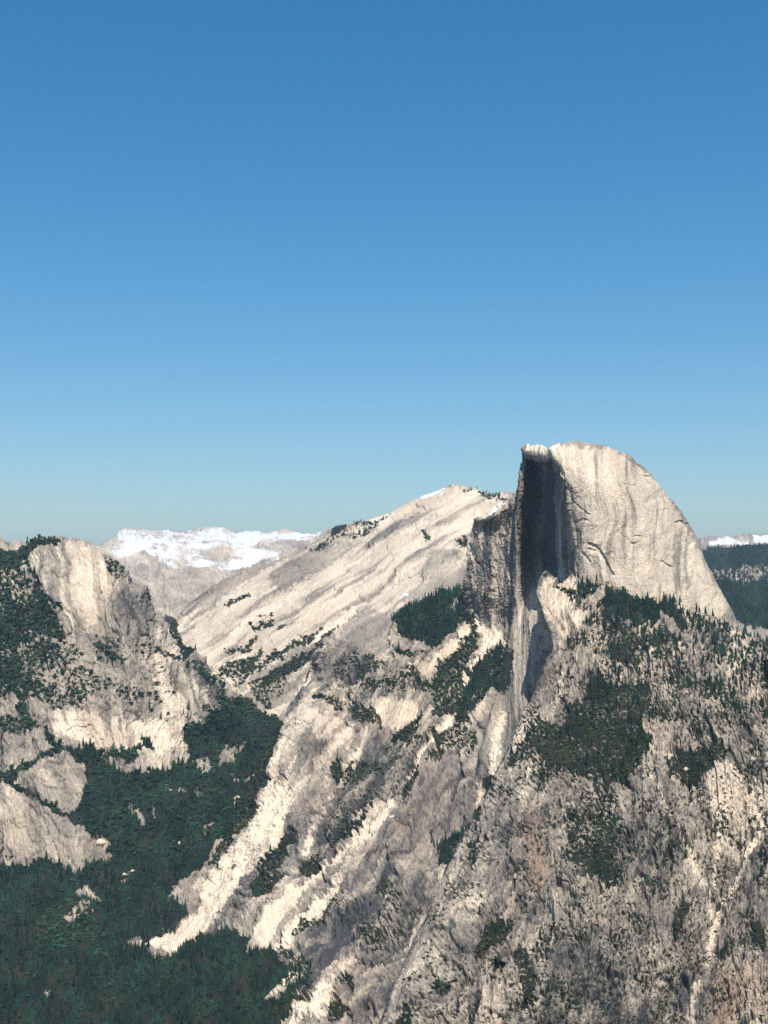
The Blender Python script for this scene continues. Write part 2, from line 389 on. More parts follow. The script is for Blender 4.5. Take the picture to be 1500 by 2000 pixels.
for w, v, p in [
 (8,.7,[(700,1450),(680,1490),(660,1520),(640,1560),(620,1610),(600,1640),(590,1665)]), (4,.6,[(645,1475),(637,1510),(638,1545)]),
 (10,.8,[(760,1590),(700,1630),(660,1660),(630,1690),(600,1720),(570,1750)]), (14,.7,[(762,1568),(740,1588)]),
 (14,.8,[(850,1458),(835,1480),(815,1510),(800,1525)]), (9,.95,[(965,1240),(945,1270),(925,1310),(905,1330),(898,1370),(890,1400),(870,1430),(855,1450)]),
 (10,.6,[(940,1530),(935,1560),(925,1580)]), (12,.6,[(985,1390),(975,1440),(970,1490),(960,1515)]),
 (14,.8,[(660,1710),(640,1740),(600,1770),(580,1800),(560,1830),(535,1850)]), (20,.85,[(575,1740),(540,1790),(522,1825),(505,1838)]),
 (9,.8,[(780,1745),(755,1790),(715,1820),(700,1860),(670,1900)]),
 (11,.85,[(1492,1620),(1470,1660),(1440,1710),(1420,1750),(1400,1790),(1390,1830),(1385,1870),(1380,1900)]),
 (7,.6,[(1350,1650),(1360,1700),(1385,1750),(1395,1800)]), (7,.6,[(1400,1640),(1395,1720),(1410,1750)]), (14,.5,[(1365,1925),(1350,1960),(1355,2000)]),
 (10,.45,[(1265,1500),(1290,1545),(1320,1600),(1345,1660),(1355,1690)]), (5,.7,[(1085,1755),(1090,1775)]), (3,.5,[(1075,1650),(1065,1690),(1060,1720)]),
 (6,.5,[(480,1330),(500,1305),(540,1290)]), (5,.8,[(430,1310),(455,1340),(475,1358)]), (6,.7,[(490,1340),(478,1358)]),
 (5,.7,[(515,1402),(550,1390)]), (5,.7,[(520,1392),(560,1372)]),
 (5,.6,[(335,1232),(360,1210),(385,1190)]), (6,.5,[(560,1330),(600,1300),(640,1262)]),
 (6,.6,[(600,1262),(660,1215),(690,1190)]),
]: stroke(TONE, p, w, v, 'add')
TONE = blur(TONE, 2)
for v, p in [(.9,[(1018,1630),(1060,1620),(1072,1700),(1055,1740),(1030,1722)]), (.5,[(1015,1565),(1060,1565),(1065,1620),(1018,1630)]),
             (.7,[(1400,1905),(1500,1890),(1500,1990),(1380,1990)]), (.6,[(765,1600),(790,1605),(790,1625),(765,1622)]), (.4,[(1320,1820),(1370,1830),(1350,1870)]),
             (.5,[(925,1010),(945,1010),(935,1060),(922,1050)]), (.6,[(1015,925),(1025,925),(1022,1000),(1012,1000)]), (.35,[(1190,1015),(1205,1015),(1208,1050),(1190,1050)]),
             (.35,[(1230,1040),(1260,1030),(1240,1090)])]: put(WARM, p, v)
WARM = blur(WARM, 4)
for v, p in [(.66,[(235,1038),(310,1036),(420,1032),(560,1040),(640,1036),(600,1056),(500,1062),(420,1058),(320,1062),(250,1070),(215,1078)]),
             (.52,[(205,1075),(320,1062),(500,1062),(590,1062),(480,1105),(400,1112),(300,1098),(240,1100)]),
             (.75,[(500,1072),(570,1070),(540,1090),(490,1105),(440,1110)]),
             (1.2,[(728,1028),(745,1012),(772,996),(768,1003),(745,1020)]), (1.2,[(808,975),(845,956),(870,947),(860,955),(835,968)]), (1.2,[(852,965),(868,952),(870,955),(858,966)]),
             (1.2,[(950,1004),(975,985),(985,980),(978,990),(960,1004)]), (1.2,[(766,1168),(800,1157),(795,1163),(770,1170)]),
             (1.0,[(1074,880),(1086,871),(1100,866),(1094,871),(1080,880)]),
             (.9,[(1380,1058),(1420,1052),(1460,1060),(1440,1066),(1390,1064)]), (1.0,[(1470,1045),(1600,1040),(1600,1066),(1475,1062)]), (1.1,[(1430,1068),(1460,1058),(1475,1066)])]:
    put(SNOW, p, v)
SNOW = blur(SNOW, 1)
# roofs, arches, gashes: cut back d metres below the line, fading over w pixels
for d, w, p in [
 (9,16,[(580,1428),(600,1424),(612,1430)]), (7,8,[(632,1414),(645,1412),(657,1405)]), (10,9,[(574,1494),(592,1478),(612,1462)]), (8,7,[(596,1490),(612,1472)]),
 (7,5,[(760,1282),(785,1290),(824,1288)]), (6,6,[(812,1322),(825,1319),(840,1331)]), (7,7,[(752,1355),(770,1358),(790,1370)]),
 (8,8,[(368,1724),(388,1708),(410,1720)]), (7,6,[(428,1702),(445,1696),(465,1697),(482,1711)]), (9,8,[(845,1563),(862,1548),(879,1533)]),
 (6,5,[(880,1554),(897,1524)]), (6,5,[(914,1544),(926,1529)]), (5,5,[(845,1610),(868,1600)]),
 (22,15,[(966,1880),(976,1872),(990,1870),(1002,1882)]), (6,6,[(1430,1788),(1460,1780),(1490,1808),(1500,1830)]), (6,6,[(1090,1369),(1100,1358),(1114,1350)]),
 (5,5,[(900,1882),(910,1872),(915,1875)]), (7,6,[(817,1888),(823,1876)]), (6,6,[(650,1900),(680,1892)]),
 (11,7,[(1153,1062),(1166,1067),(1178,1084),(1188,1104),(1197,1121)]), (7,5,[(1152,1072),(1168,1077),(1180,1088)]), (6,5,[(1139,1080),(1150,1094)]),
 (7,5,[(1296,1097),(1304,1103),(1312,1107)]), (9,6,[(1321,1021),(1330,1018),(1343,1024)]), (3,3,[(1284,997),(1302,993),(1326,1000)]),
 (8,6,[(1255,930),(1272,932),(1284,940)]), (5,4,[(1218,946),(1232,949),(1244,947)]), (5,4,[(1241,1047),(1250,1047)]), (6,4,[(1235,1061),(1244,1060)]),
 (4,4,[(1125,1020),(1140,1013),(1150,1018)]), (4,3,[(1105,970),(1125,985),(1150,1005)]),
 (8,6,[(124,1416),(145,1410),(166,1409)]), (11,8,[(128,1440),(150,1422),(180,1419),(192,1440)]), (8,6,[(130,1438),(155,1433),(178,1438),(200,1448)]), (7,5,[(205,1420),(230,1402)]),
 (7,7,[(95,1392),(120,1388),(135,1392)]), (8,7,[(100,1378),(135,1378),(160,1383)]), (6,5,[(240,1443),(270,1432),(300,1427)]),
 (14,14,[(250,1130),(262,1130),(272,1140)]), (7,6,[(265,1240),(280,1258)]), (6,6,[(170,1235),(188,1252)]), (6,5,[(165,1310),(175,1285)]),
 (9,7,[(30,1690),(60,1678),(85,1678)]), (8,6,[(60,1672),(100,1656),(128,1665)]), (7,5,[(80,1678),(110,1684),(140,1692)]),
 (30,18,[(778,1138),(797,1130),(815,1122)]), (14,6,[(690,1209),(714,1195),(723,1206)]), (12,5,[(714,1186),(746,1164)]), (10,5,[(704,1246),(722,1240)]),
 (14,5,[(628,1146),(645,1144)]), (12,5,[(630,1152),(665,1156)]), (14,6,[(545,1122),(562,1128)]), (14,6,[(592,1130),(604,1128)]), (10,4,[(640,1186),(656,1192)]),
 (14,5,[(520,1175),(500,1182),(478,1196)]), (10,4,[(455,1200),(498,1176)]), (12,5,[(520,1176),(500,1188)]),
 (5,5,[(1290,1545),(1330,1580)]), (5,4,[(1405,1545),(1430,1547)]), (5,5,[(1410,1610),(1440,1640),(1450,1660)]), (4,4,[(1420,1650),(1440,1675)]),
 (6,6,[(1290,1830),(1300,1822),(1312,1824)]), (5,5,[(1330,1970),(1345,1990)]), (5,5,[(1480,1975),(1500,1960)]),
]:
    r = seg_field(p, w + 6)
    sl, dd, s = r
    k = np.where(s >= -1.0, np.clip(1 - dd / w, 0, 1) ** .7, 0) * d
    CUT[sl] = np.maximum(CUT[sl], k)


put(CUT, [(964,1892),(964,1876),(975,1869),(991,1867),(1003,1880),(998,1891),(980,1895)], 48, 'max')
put(CUT, [(582,1430),(600,1426),(612,1434),(604,1452),(590,1442)], 22, 'max')
# ------------------------------------------------------------------ surfaces
def to_world(px, py, D):  # image pixel position plus a chosen depth, cast out from the camera
    a = (px - 750.0) / FOC; b = (1000.0 - py) / FOC
    c, s = math.cos(PITCH), math.sin(PITCH)
    return np.stack([D * a, D * (c - b * s), CAM[2] + D * (s + b * c)], -1)


def cat(P, u, axis):
    """Catmull-Rom through the control points along an axis"""
    P = np.moveaxis(P, axis, 0)
    n = P.shape[0]
    i = np.clip(np.floor(u).astype(int), 0, n - 2)
    t = (u - i).reshape((-1,) + (1,) * (P.ndim - 1))
    g = lambda j: P[np.clip(j, 0, n - 1)]
    p0, p1, p2, p3 = g(i - 1), g(i), g(i + 1), g(i + 2)
    p0 = np.where((i == 0).reshape(t.shape), 2 * p1 - p2, p0)
    p3 = np.where((i == n - 2).reshape(t.shape), 2 * p2 - p1, p3)
    r = p1 + .5 * t * (p2 - p0 + t * (2 * p0 - 5 * p1 + 4 * p2 - p3 + t * (3 * (p1 - p2) + p3 - p0)))
    return np.moveaxis(r, 0, axis)


def params(L, step):
    u = []
    for i, l in enumerate(L):
        n = max(1, int(round(l / step)))
        u.append(i + np.arange(n) / n)
    u.append([len(L)])
    return np.concatenate(u)


def net(rows, step=1.6, wide=(0, 0, 0, 0)):
    if wide[0]: rows = [[(r[0][0] - wide[0], r[0][1] + wide[1], r[0][2])] + list(r) for r in rows]
    if wide[2]: rows = [list(r) + [(r[-1][0] + wide[2], r[-1][1] + wide[3], r[-1][2])] for r in rows]
    P = np.array(rows, float)
    P[..., 2] = np.log(P[..., 2])
    dr = np.hypot(np.diff(P[..., 0], axis=0), np.diff(P[..., 1], axis=0)).mean(1)
    dc = np.hypot(np.diff(P[..., 0], axis=1), np.diff(P[..., 1], axis=1)).mean(0)
    dr = np.maximum(dr, 4); dc = np.maximum(dc, 4)
    if wide[0]: dc[0] /= 4
    if wide[2]: dc[-1] /= 2.5
    G = cat(cat(P, params(dr, step), 0), params(dc, step), 1)
    return G[..., 0], G[..., 1], np.exp(G[..., 2]), params(dc, step)


def normals(W, flip=None):
    a = np.gradient(W, axis=0); b = np.gradient(W, axis=1)
    n = np.cross(b, a)
    n /= np.linalg.norm(n, axis=-1, keepdims=True) + 1e-9
    v = CAM - W
    if flip is None:
        flip = np.sign((n * v).sum())
    return n * flip, flip


PALE = np.array([.60, .515, .405]); MID = np.array([.262, .230, .192]); DARK = np.array([.050, .052, .058])
PINK = np.array([.30, .21, .155])
GREEN = np.array([.008, .014, .010]); DUFF = np.array([.026, .027, .018])
SNOWC = np.array([.60, .61, .63])
surfaces = {}


def lerp3(t, a, b):
    return a + (b - a) * t[..., None]


JIT = np.random.default_rng(77).random((256, 256, 5)).astype(np.float32)


def blocks(s, t, ws, wt):
    """fractured rock: blocks ws x wt big, returns (distance to the joint, three random numbers per block, offsets from its middle)"""
    x = (s / ws).astype(np.float32); y = (t / wt).astype(np.float32)
    xi = np.floor(x).astype(np.int32); yi = np.floor(y).astype(np.int32)
    f1 = np.full(x.shape, 9, np.float32); f2 = f1.copy()
    bi = np.zeros(x.shape, np.int32); bj = bi.copy(); bx = np.zeros_like(x); by = np.zeros_like(x)
    for j in (-1, 0, 1):
        for i in (-1, 0, 1):
            a = (xi + i) & 255; b = (yi + j) & 255
            dx = x - (xi + i) - JIT[b, a, 0]; dy = y - (yi + j) - JIT[b, a, 1]
            d = np.abs(dx) * .55 + np.abs(dy) * .35 + .65 * np.sqrt(dx * dx + dy * dy)
            n = d < f1
            f2 = np.where(n, f1, np.minimum(f2, d)); f1 = np.where(n, d, f1)
            bi = np.where(n, a, bi); bj = np.where(n, b, bj); bx = np.where(n, dx, bx); by = np.where(n, dy, by)
    return f2 - f1, JIT[bj, bi, 2], JIT[bj, bi, 3], JIT[bj, bi, 4], bx, by


def build(name, rows, ang, step=1.6, big=10, flute=6, plate=4, fine=1.2, stretch=5.0, tone0=0.0, tvar=.5, streak=.3,
          veg_on=True, snowy=False, parent=None, cut=1.0, scale=1.0, bulge=1.0, warp=7.0, tgain=1.35, b1=(22, 60, 5.0), b2=(7, 15, 2.0), speck=.5, gash=6.0, lines=.30, line_h=2.0, fan=None, wide=(0, 0, 0, 0)):
    px, py, D, uu = net(rows, step, wide)
    W = to_world(px, py, D)
    N, flip = normals(W)
    # coordinates across (s) and down (t) the fall line
    k = scale
    wx = warp * samp(T_SOFT, px * k * 1.3 + 90, py * k * 1.3 + 17); wy = warp * samp(T_SOFT2, px * k * 1.3 + 300, py * k * 1.3 + 71)
    qx, qy = (px + wx / k) * k, (py + wy / k) * k
    ca, sa = math.cos(ang), math.sin(ang)
    s = qx * ca - qy * sa            # across
    t = qx * sa + qy * ca            # along
    if fan is not None:              # fall lines follow the columns of the net traced in image pixels
        ref = [p[0] for p in rows[fan]]
        ref[0] = ref[1] - 45
        if wide[2]: ref.append(ref[-1] + wide[2])
        s = np.interp(uu, np.arange(len(ref)), ref)[None, :] * k + wx
        t = qy
    hb = samp(T_SOFT, s * 1.1 + 13, t * .75 + 401)
    hf = samp(T_FRACT, s * 4.2 + 77, t * 4.2 / stretch + 55)
    hf2 = samp(T_FRACT2, s * 2.0 + 500, t * 2.0 / (stretch * .7) + 9)
    n1 = samp(T_FRACT2, s * 2.3 + 31, t * 1.2 + 640)
    pl = n1 * 2.2
    fr = pl - np.floor(pl)
    pl = np.floor(pl) + sstep(.0, .16, fr)          # sheets with sharp lips
    ro = samp(T_ROUGH, s * 3.1 + 7, t * 1.9 + 222)
    ln = samp(T_FRACT, s * 6.5 + 40, t * .45 + 210) + .6 * samp(T_FRACT2, s * 13 + 140, t * .8 + 10)
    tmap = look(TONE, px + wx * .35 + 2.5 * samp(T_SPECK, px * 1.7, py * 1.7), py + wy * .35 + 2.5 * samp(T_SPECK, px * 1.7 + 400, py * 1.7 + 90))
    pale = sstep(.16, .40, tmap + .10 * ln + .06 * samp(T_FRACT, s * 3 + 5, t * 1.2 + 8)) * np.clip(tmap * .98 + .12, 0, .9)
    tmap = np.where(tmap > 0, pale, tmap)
    fresh = np.clip(tmap, 0, 1)
    damp = 1 - .55 * fresh
    h = (big * hb * (1 - .5 * fresh) + flute * (.55 * hf + .6 * (1 - 2 * np.abs(hf2)) * .5) + plate * .5 * pl + fine * speck * ro * damp) * bulge
    V = look(VEG, px + 4.5 * samp(T_FRACT, px * 2.1 + 9, py * 2.1) , py + 4.5 * samp(T_FRACT2, px * 2.1, py * 2.1 + 50))
    loose = .96 if name in ('right_slope', 'cliff_slopes') else 1.0
    V = V * np.where(look(CON, px, py) > .7, 1.0, loose)
    nz = .5 * (1 + np.tanh(.85 * (.45 * samp(T_FRACT, px * 2.6 * k + 11, py * 3.0 * k + 87) + .9 * samp(T_SPECK, px * 2.2 * k + 5, py * 2.9 * k))))
    cover = sstep(-.06, .06, V * 1.06 - .03 - nz) if veg_on else np.zeros_like(px)
    cr = samp(T_FRACT, s * 2.9 + 250, t * 2.9 / (stretch * .8) + 610)
    crack = sstep(.075, .0, np.abs(cr)) * sstep(-.6, .8, samp(T_SOFT, s * 3 + 9, t * 2 + 77))
    sp = samp(T_SPECK2, s * 2.0 + 15, t * 1.3 + 333)
    j1, p1, p2, p3, dx1, dy1 = blocks(s + 9 * hb, t + 9 * samp(T_FRACT, s * 1.5, t * 1.5), b1[0], b1[1])
    j2, q1, q2, q3, dx2, dy2 = blocks(s + 4 * hf + 1000, t + 3 * ro + 500, b2[0], b2[1])
    h = h + damp * b1[2] * ((p1 - .5) * 1.1 + (p2 - .5) * dx1 * 1.6 + (p3 - .3) * dy1 * 1.4)
    h = h + damp * b2[2] * ((q1 - .5) * 1.1 + (q2 - .5) * dx2 * 1.6 + (q3 - .3) * dy2 * 1.4)
    k1 = sstep(.12, .02, j1) * (p3 > .25); k2 = sstep(.22, .04, j2) * (q3 > .40)
    h = h - k1 * b1[2] * .7 * damp - k2 * b2[2] * .6 * damp
    gs = samp(T_FRACT, s * 3.4 + 610, t * 3.4 / (stretch * .55) + 320)
    gm_ = sstep(1.5, 1.7, gs) * sstep(.1, .6, samp(T_SOFT2, s * 2.2 + 50, t * 2.2 + 5) + .4)
    h = h - gm_ * gash * damp + line_h * ln * damp * .5
    h = h - crack * fine * 2.0 * damp + fine * speck * sp * damp
    h = h * (1 - .55 * sstep(.5, 1, V))
    if fan is not None: h = h * (.12 + .88 * sstep(1.3, 3.2, uu))[None, :]      # the undercut wall of the prow is smooth
    hole = (look(CUT, px, py) * cut)[..., None]
    W = W + N * h[..., None] + hole * (np.array([0, .45, .50]) - .65 * N)     # undercut: in and up, so a roof hangs over it
    # what the rock looks like
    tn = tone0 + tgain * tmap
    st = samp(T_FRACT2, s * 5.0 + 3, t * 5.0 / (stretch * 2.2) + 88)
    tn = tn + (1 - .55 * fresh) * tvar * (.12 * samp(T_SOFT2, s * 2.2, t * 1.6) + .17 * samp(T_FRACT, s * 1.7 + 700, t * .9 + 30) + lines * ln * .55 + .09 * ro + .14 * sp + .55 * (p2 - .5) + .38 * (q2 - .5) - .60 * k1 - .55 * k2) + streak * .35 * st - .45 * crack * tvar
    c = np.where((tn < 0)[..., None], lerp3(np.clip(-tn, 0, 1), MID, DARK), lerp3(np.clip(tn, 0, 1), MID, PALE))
    wm = np.clip(look(WARM, px + wx, py + wy) + .10 * samp(T_SOFT, s * 1.9 + 44, t + 5) - .02, 0, 1)
    c = lerp3(wm * .65, c, PINK)
    und = lerp3(np.clip(.3 + .35 * samp(T_FRACT2, px * 3, py * 3), 0, 1), GREEN, DUFF)
    c = c * (1 - cover[..., None]) + und * cover[..., None]
    if snowy:
        S = look(SNOW, px, py)
        sn = .7 * samp(T_FRACT, px * 2.2, py * 6.5) + .3 * samp(T_SPECK, px * 1.2, py * 4.0)
        sc = sstep(-.2, .2, S - .5 - .33 * sn) * sstep(.05, .3, S)
        c = lerp3(sc, c, SNOWC)
    R, C = px.shape
    me = bpy.data.meshes.new(name)
    idx = np.arange(R * C, dtype=np.int32).reshape(R, C)
    f = np.stack([idx[:-1, :-1], idx[:-1, 1:], idx[1:, 1:], idx[1:, :-1]], -1).reshape(-1, 4)
    if flip > 0: f = f[:, ::-1]
    me.vertices.add(R * C); me.loops.add(f.size); me.polygons.add(len(f))
    me.vertices.foreach_set('co', W.reshape(-1).astype(np.float32))
    me.loops.foreach_set('vertex_index', np.ascontiguousarray(f.reshape(-1)))
    me.polygons.foreach_set('loop_start', np.arange(0, f.size, 4, dtype=np.int32))
    me.polygons.foreach_set('use_smooth', np.ones(len(f), bool))
    me.update(calc_edges=True)
    at = me.color_attributes.new('ground', 'FLOAT_COLOR', 'POINT')
    at.data.foreach_set('color', np.concatenate([c, np.ones((R, C, 1))], -1).reshape(-1).astype(np.float32))
    me.materials.append(ROCK)
    o = bpy.data.objects.new(name, me)
    col.objects.link(o)
    if parent: o.parent = parent
    surfaces[name + str(len(surfaces))] = dict(px=px, py=py, D=D, W=W, N=N, cover=cover, V=V, name=name, k=k)
    return o


def rock_material():
    m = bpy.data.materials.new('granite'); m.use_nodes = True
    nt = m.node_tree; b = nt.nodes['Principled BSDF']
    b.inputs['Roughness'].default_value = .92
    b.inputs['Specular IOR Level'].default_value = .15
    a = nt.nodes.new('ShaderNodeAttribute'); a.attribute_name = 'ground'
    tc = nt.nodes.new('ShaderNodeNewGeometry')
    n1 = nt.nodes.new('ShaderNodeTexNoise'); n1.inputs['Scale'].default_value = .16; n1.inputs['Detail'].default_value = 5; n1.inputs['Roughness'].default_value = .7
    mr = nt.nodes.new('ShaderNodeMapRange'); mr.inputs[1].default_value = .3; mr.inputs[2].default_value = .7; mr.inputs[3].default_value = .68; mr.inputs[4].default_value = 1.28
    mx = nt.nodes.new('ShaderNodeMix'); mx.data_type = 'RGBA'; mx.blend_type = 'MULTIPLY'; mx.inputs[0].default_value = 1
    bp = nt.nodes.new('ShaderNodeBump'); bp.inputs['Distance'].default_value = 2.2; bp.inputs['Strength'].default_value = .8
    nt.links.new(tc.outputs['Position'], n1.inputs['Vector'])
    nt.links.new(n1.outputs['Fac'], mr.inputs[0])
    nt.links.new(a.outputs['Color'], mx.inputs[6]); nt.links.new(mr.outputs[0], mx.inputs[7])
    nt.links.new(mx.outputs[2], b.inputs['Base Color'])
    nt.links.new(n1.outputs['Fac'], bp.inputs['Height']); nt.links.new(bp.outputs[0], b.inputs['Normal'])
    return m


ROCK = rock_material()


def green_material(name, c1, c2):
    m = bpy.data.materials.new(name); m.use_nodes = True
    nt = m.node_tree; b = nt.nodes['Principled BSDF']
    b.inputs['Roughness'].default_value = .8
    b.inputs['Specular IOR Level'].default_value = .15
    oi = nt.nodes.new('ShaderNodeObjectInfo')
    ra = nt.nodes.new('ShaderNodeValToRGB')
    ra.color_ramp.elements[0].color = (*c1, 1); ra.color_ramp.elements[1].color = (*c2, 1)
    at = nt.nodes.new('ShaderNodeAttribute'); at.attribute_type = 'INSTANCER'; at.attribute_name = 'shade'
    ad = nt.nodes.new('ShaderNodeMath'); ad.operation = 'MULTIPLY_ADD'; ad.inputs[1].default_value = .55
    nt.links.new(oi.outputs['Random'], ad.inputs[0]); nt.links.new(at.outputs['Fac'], ad.inputs[2])
    nt.links.new(ad.outputs[0], ra.inputs[0]); nt.links.new(ra.outputs[0], b.inputs['Base Color'])
    return m


NEEDLE = green_material('needles', (.003, .011, .010), (.020, .058, .038))
LEAF = green_material('leaves', (.010, .014, .006), (.055, .072, .026))
BROWN = green_material('dead_needles', (.16, .07, .035), (.20, .10, .05))
BARK = green_material('bark', (.10, .07, .05), (.14, .10, .07))

# the ground under everything, out to the horizon
gm = bpy.data.meshes.new('ground')
g = 42000.0
gm.from_pydata([(-g, -g, -12), (g, -g, -12), (g, g, -12), (-g, g, -12)], [], [(0, 1, 2, 3)])
gmat = bpy.data.materials.new('valley_ground'); gmat.use_nodes = True
gb = gmat.node_tree.nodes['Principled BSDF']; gb.inputs['Roughness'].default_value = .95
gn = gmat.node_tree.nodes.new('ShaderNodeTexNoise'); gn.inputs['Scale'].default_value = 400
gr = gmat.node_tree.nodes.new('ShaderNodeValToRGB'); gr.color_ramp.elements[0].color = (.03, .04, .02, 1); gr.color_ramp.elements[1].color = (.10, .09, .06, 1)
gmat.node_tree.links.new(gn.outputs[0], gr.inputs[0]); gmat.node_tree.links.new(gr.outputs[0], gb.inputs['Base Color'])
gm.materials.append(gmat)
ground = bpy.data.objects.new('ground', gm); col.objects.link(ground)
tag(ground, 'wooded valley floor lying far below the cliffs', 'ground', kind='structure')

# far snowy range, left
top = [(120,1085),(170,1075),(205,1063),(232,1042),(247,1032),(262,1037),(300,1040),(345,1038),(400,1036),(418,1033),(438,1034),(450,1040),(480,1037),(505,1036),(525,1041),(546,1037),(563,1031),(580,1041),(610,1043),(640,1036),(760,1030),(900,1030)]
rows = [[(x, y + 25, 30000) for x, y in top], [(x, y, 24000) for x, y in top], [(x, .5 * y + .5 * 1072, 19500) for x, y in top],
        [(x, 1095 + .1 * (y - 1040), 15500) for x, y in top], [(x, 1135, 12500) for x, y in top], [(x, 1185, 10500) for x, y in top], [(x, 1260, 9000) for x, y in top]]
o = build('snow_range', rows, 1.25, wide=(900, 0, 0, 0), big=11, flute=9, plate=10, fine=4, stretch=2.2, tone0=.38, tvar=.55, streak=.3, b1=(20, 12, 12), b2=(7, 5, 6), gash=0, lines=.1, line_h=0, snowy=True, cut=0, scale=1.6)
tag(o, 'long snow-covered mountain range on the horizon behind the left-hand dome', 'mountain range', kind='structure')

# far plateau and snowy peaks, right
top = [(1300,1062),(1345,1056),(1372,1047),(1386,1044),(1400,1049),(1430,1050),(1448,1044),(1462,1040),(1480,1043),(1495,1041),(1530,1046),(1600,1044),(1700,1060)]
rows = [[(x, y + 25, 28000) for x, y in top], [(x, y, 22000) for x, y in top], [(x, 1066, 17000) for x, y in top],
        [(x, 1074, 16000) for x, y in top]]
o = build('snow_peaks', rows, 0.6, wide=(0, 0, 900, 0), big=18, flute=14, plate=12, fine=5, stretch=1.5, tone0=.05, tvar=.5, snowy=True, veg_on=False, cut=0, scale=1.8, b1=(20, 12, 12), b2=(7, 5, 6), gash=0, lines=.1, line_h=0)
tag(o, 'low snowy peaks on the horizon right of the dome', 'mountain range', kind='structure')
rows = [[(x, 1090, 15000) for x, y in top], [(x, 1067 + 1.5 * math.sin(x * .05), 13000) for x, y in top], [(x, 1090, 11500) for x, y in top], [(x, 1110, 10300) for x, y in top],
        [(x, 1135, 9200) for x, y in top], [(x, 1180, 8000) for x, y in top], [(x, 1240, 6800) for x, y in top], [(x, 1330, 5600) for x, y in top]]
o = build('forested_plateau', rows, 0.9, wide=(0, 0, 900, 0), big=25, flute=10, plate=6, fine=4, tone0=.0, cut=0, scale=1.3)
tag(o, 'dark forested plateau behind the right foot of the dome', 'plateau', kind='structure')

# the long granite ridge
rows = [
 [(330,1240,9800),(400,1180,9900),(490,1130,10000),(590,1090,10200),(640,1060,10200),(700,1040,10200),(770,1020,10200),(820,995,10200),(890,970,10200),(955,990,9900),(1000,995,9700),(1120,1000,9500)],
 [(333,1218,8000),(400,1156,8200),(490,1108,8400),(590,1066,8500),(640,1034,8500),(700,1016,8450),(770,995,8400),(820,969,8350),(888,945,8300),(955,966,8200),(1000,966,8100),(1120,975,8000)],
 [(334,1230,7700),(400,1186,7850),(480,1146,7950),(565,1112,8050),(625,1085,8050),(690,1065,8000),(750,1046,7950),(810,1026,7850),(880,1004,7750),(945,1010,7700),(1000,1010,7600),(1120,1020,7500)],
 [(345,1248,7300),(400,1222,7350),(470,1192,7400),(545,1165,7450),(605,1148,7400),(670,1130,7350),(730,1115,7250),(790,1105,7150),(850,1098,7050),(930,1090,7000),(1000,1090,6900),(1120,1090,6900)],
 [(370,1272,6900),(420,1262,6900),(480,1248,6900),(545,1232,6850),(605,1218,6800),(665,1205,6700),(720,1198,6600),(780,1195,6500),(850,1185,6400),(930,1180,6300),(1000,1180,6300),(1120,1180,6300)],
 [(415,1308,6500),(450,1308,6500),(500,1303,6450),(555,1298,6350),(605,1293,6250),(665,1290,6150),(720,1285,6050),(780,1280,5950),(850,1275,5900),(930,1270,5900),(1000,1270,5900),(1120,1270,5900)],
 [(462,1356,6150),(485,1362,6100),(520,1370,6000),(560,1375,5900),(610,1380,5800),(665,1380,5700),(720,1380,5650),(780,1380,5600),(850,1380,5600),(930,1380,5600),(1000,1380,5600),(1120,1380,5600)],
 [(440,1440,5800),(480,1450,5700),(520,1460,5600),(560,1460,5500),(610,1460,5400),(665,1460,5400),(720,1460,5400),(780,1460,5400),(850,1460,5400),(930,1460,5400),(1000,1460,5400),(1120,1460,5400)],
]
o = build('granite_ridge', rows, -1.0, step=1.25, big=9, flute=4, plate=2.5, fine=1.8, stretch=7, tone0=.0, tvar=.48, streak=.30, warp=1.5, b1=(22, 70, 11.0), b2=(6, 20, 5.0), gash=14, lines=.20, line_h=1.0, snowy=True, scale=1.25)
tag(o, 'long pale bare granite ridge sloping down to the left behind the cliff', 'mountain', kind='structure')

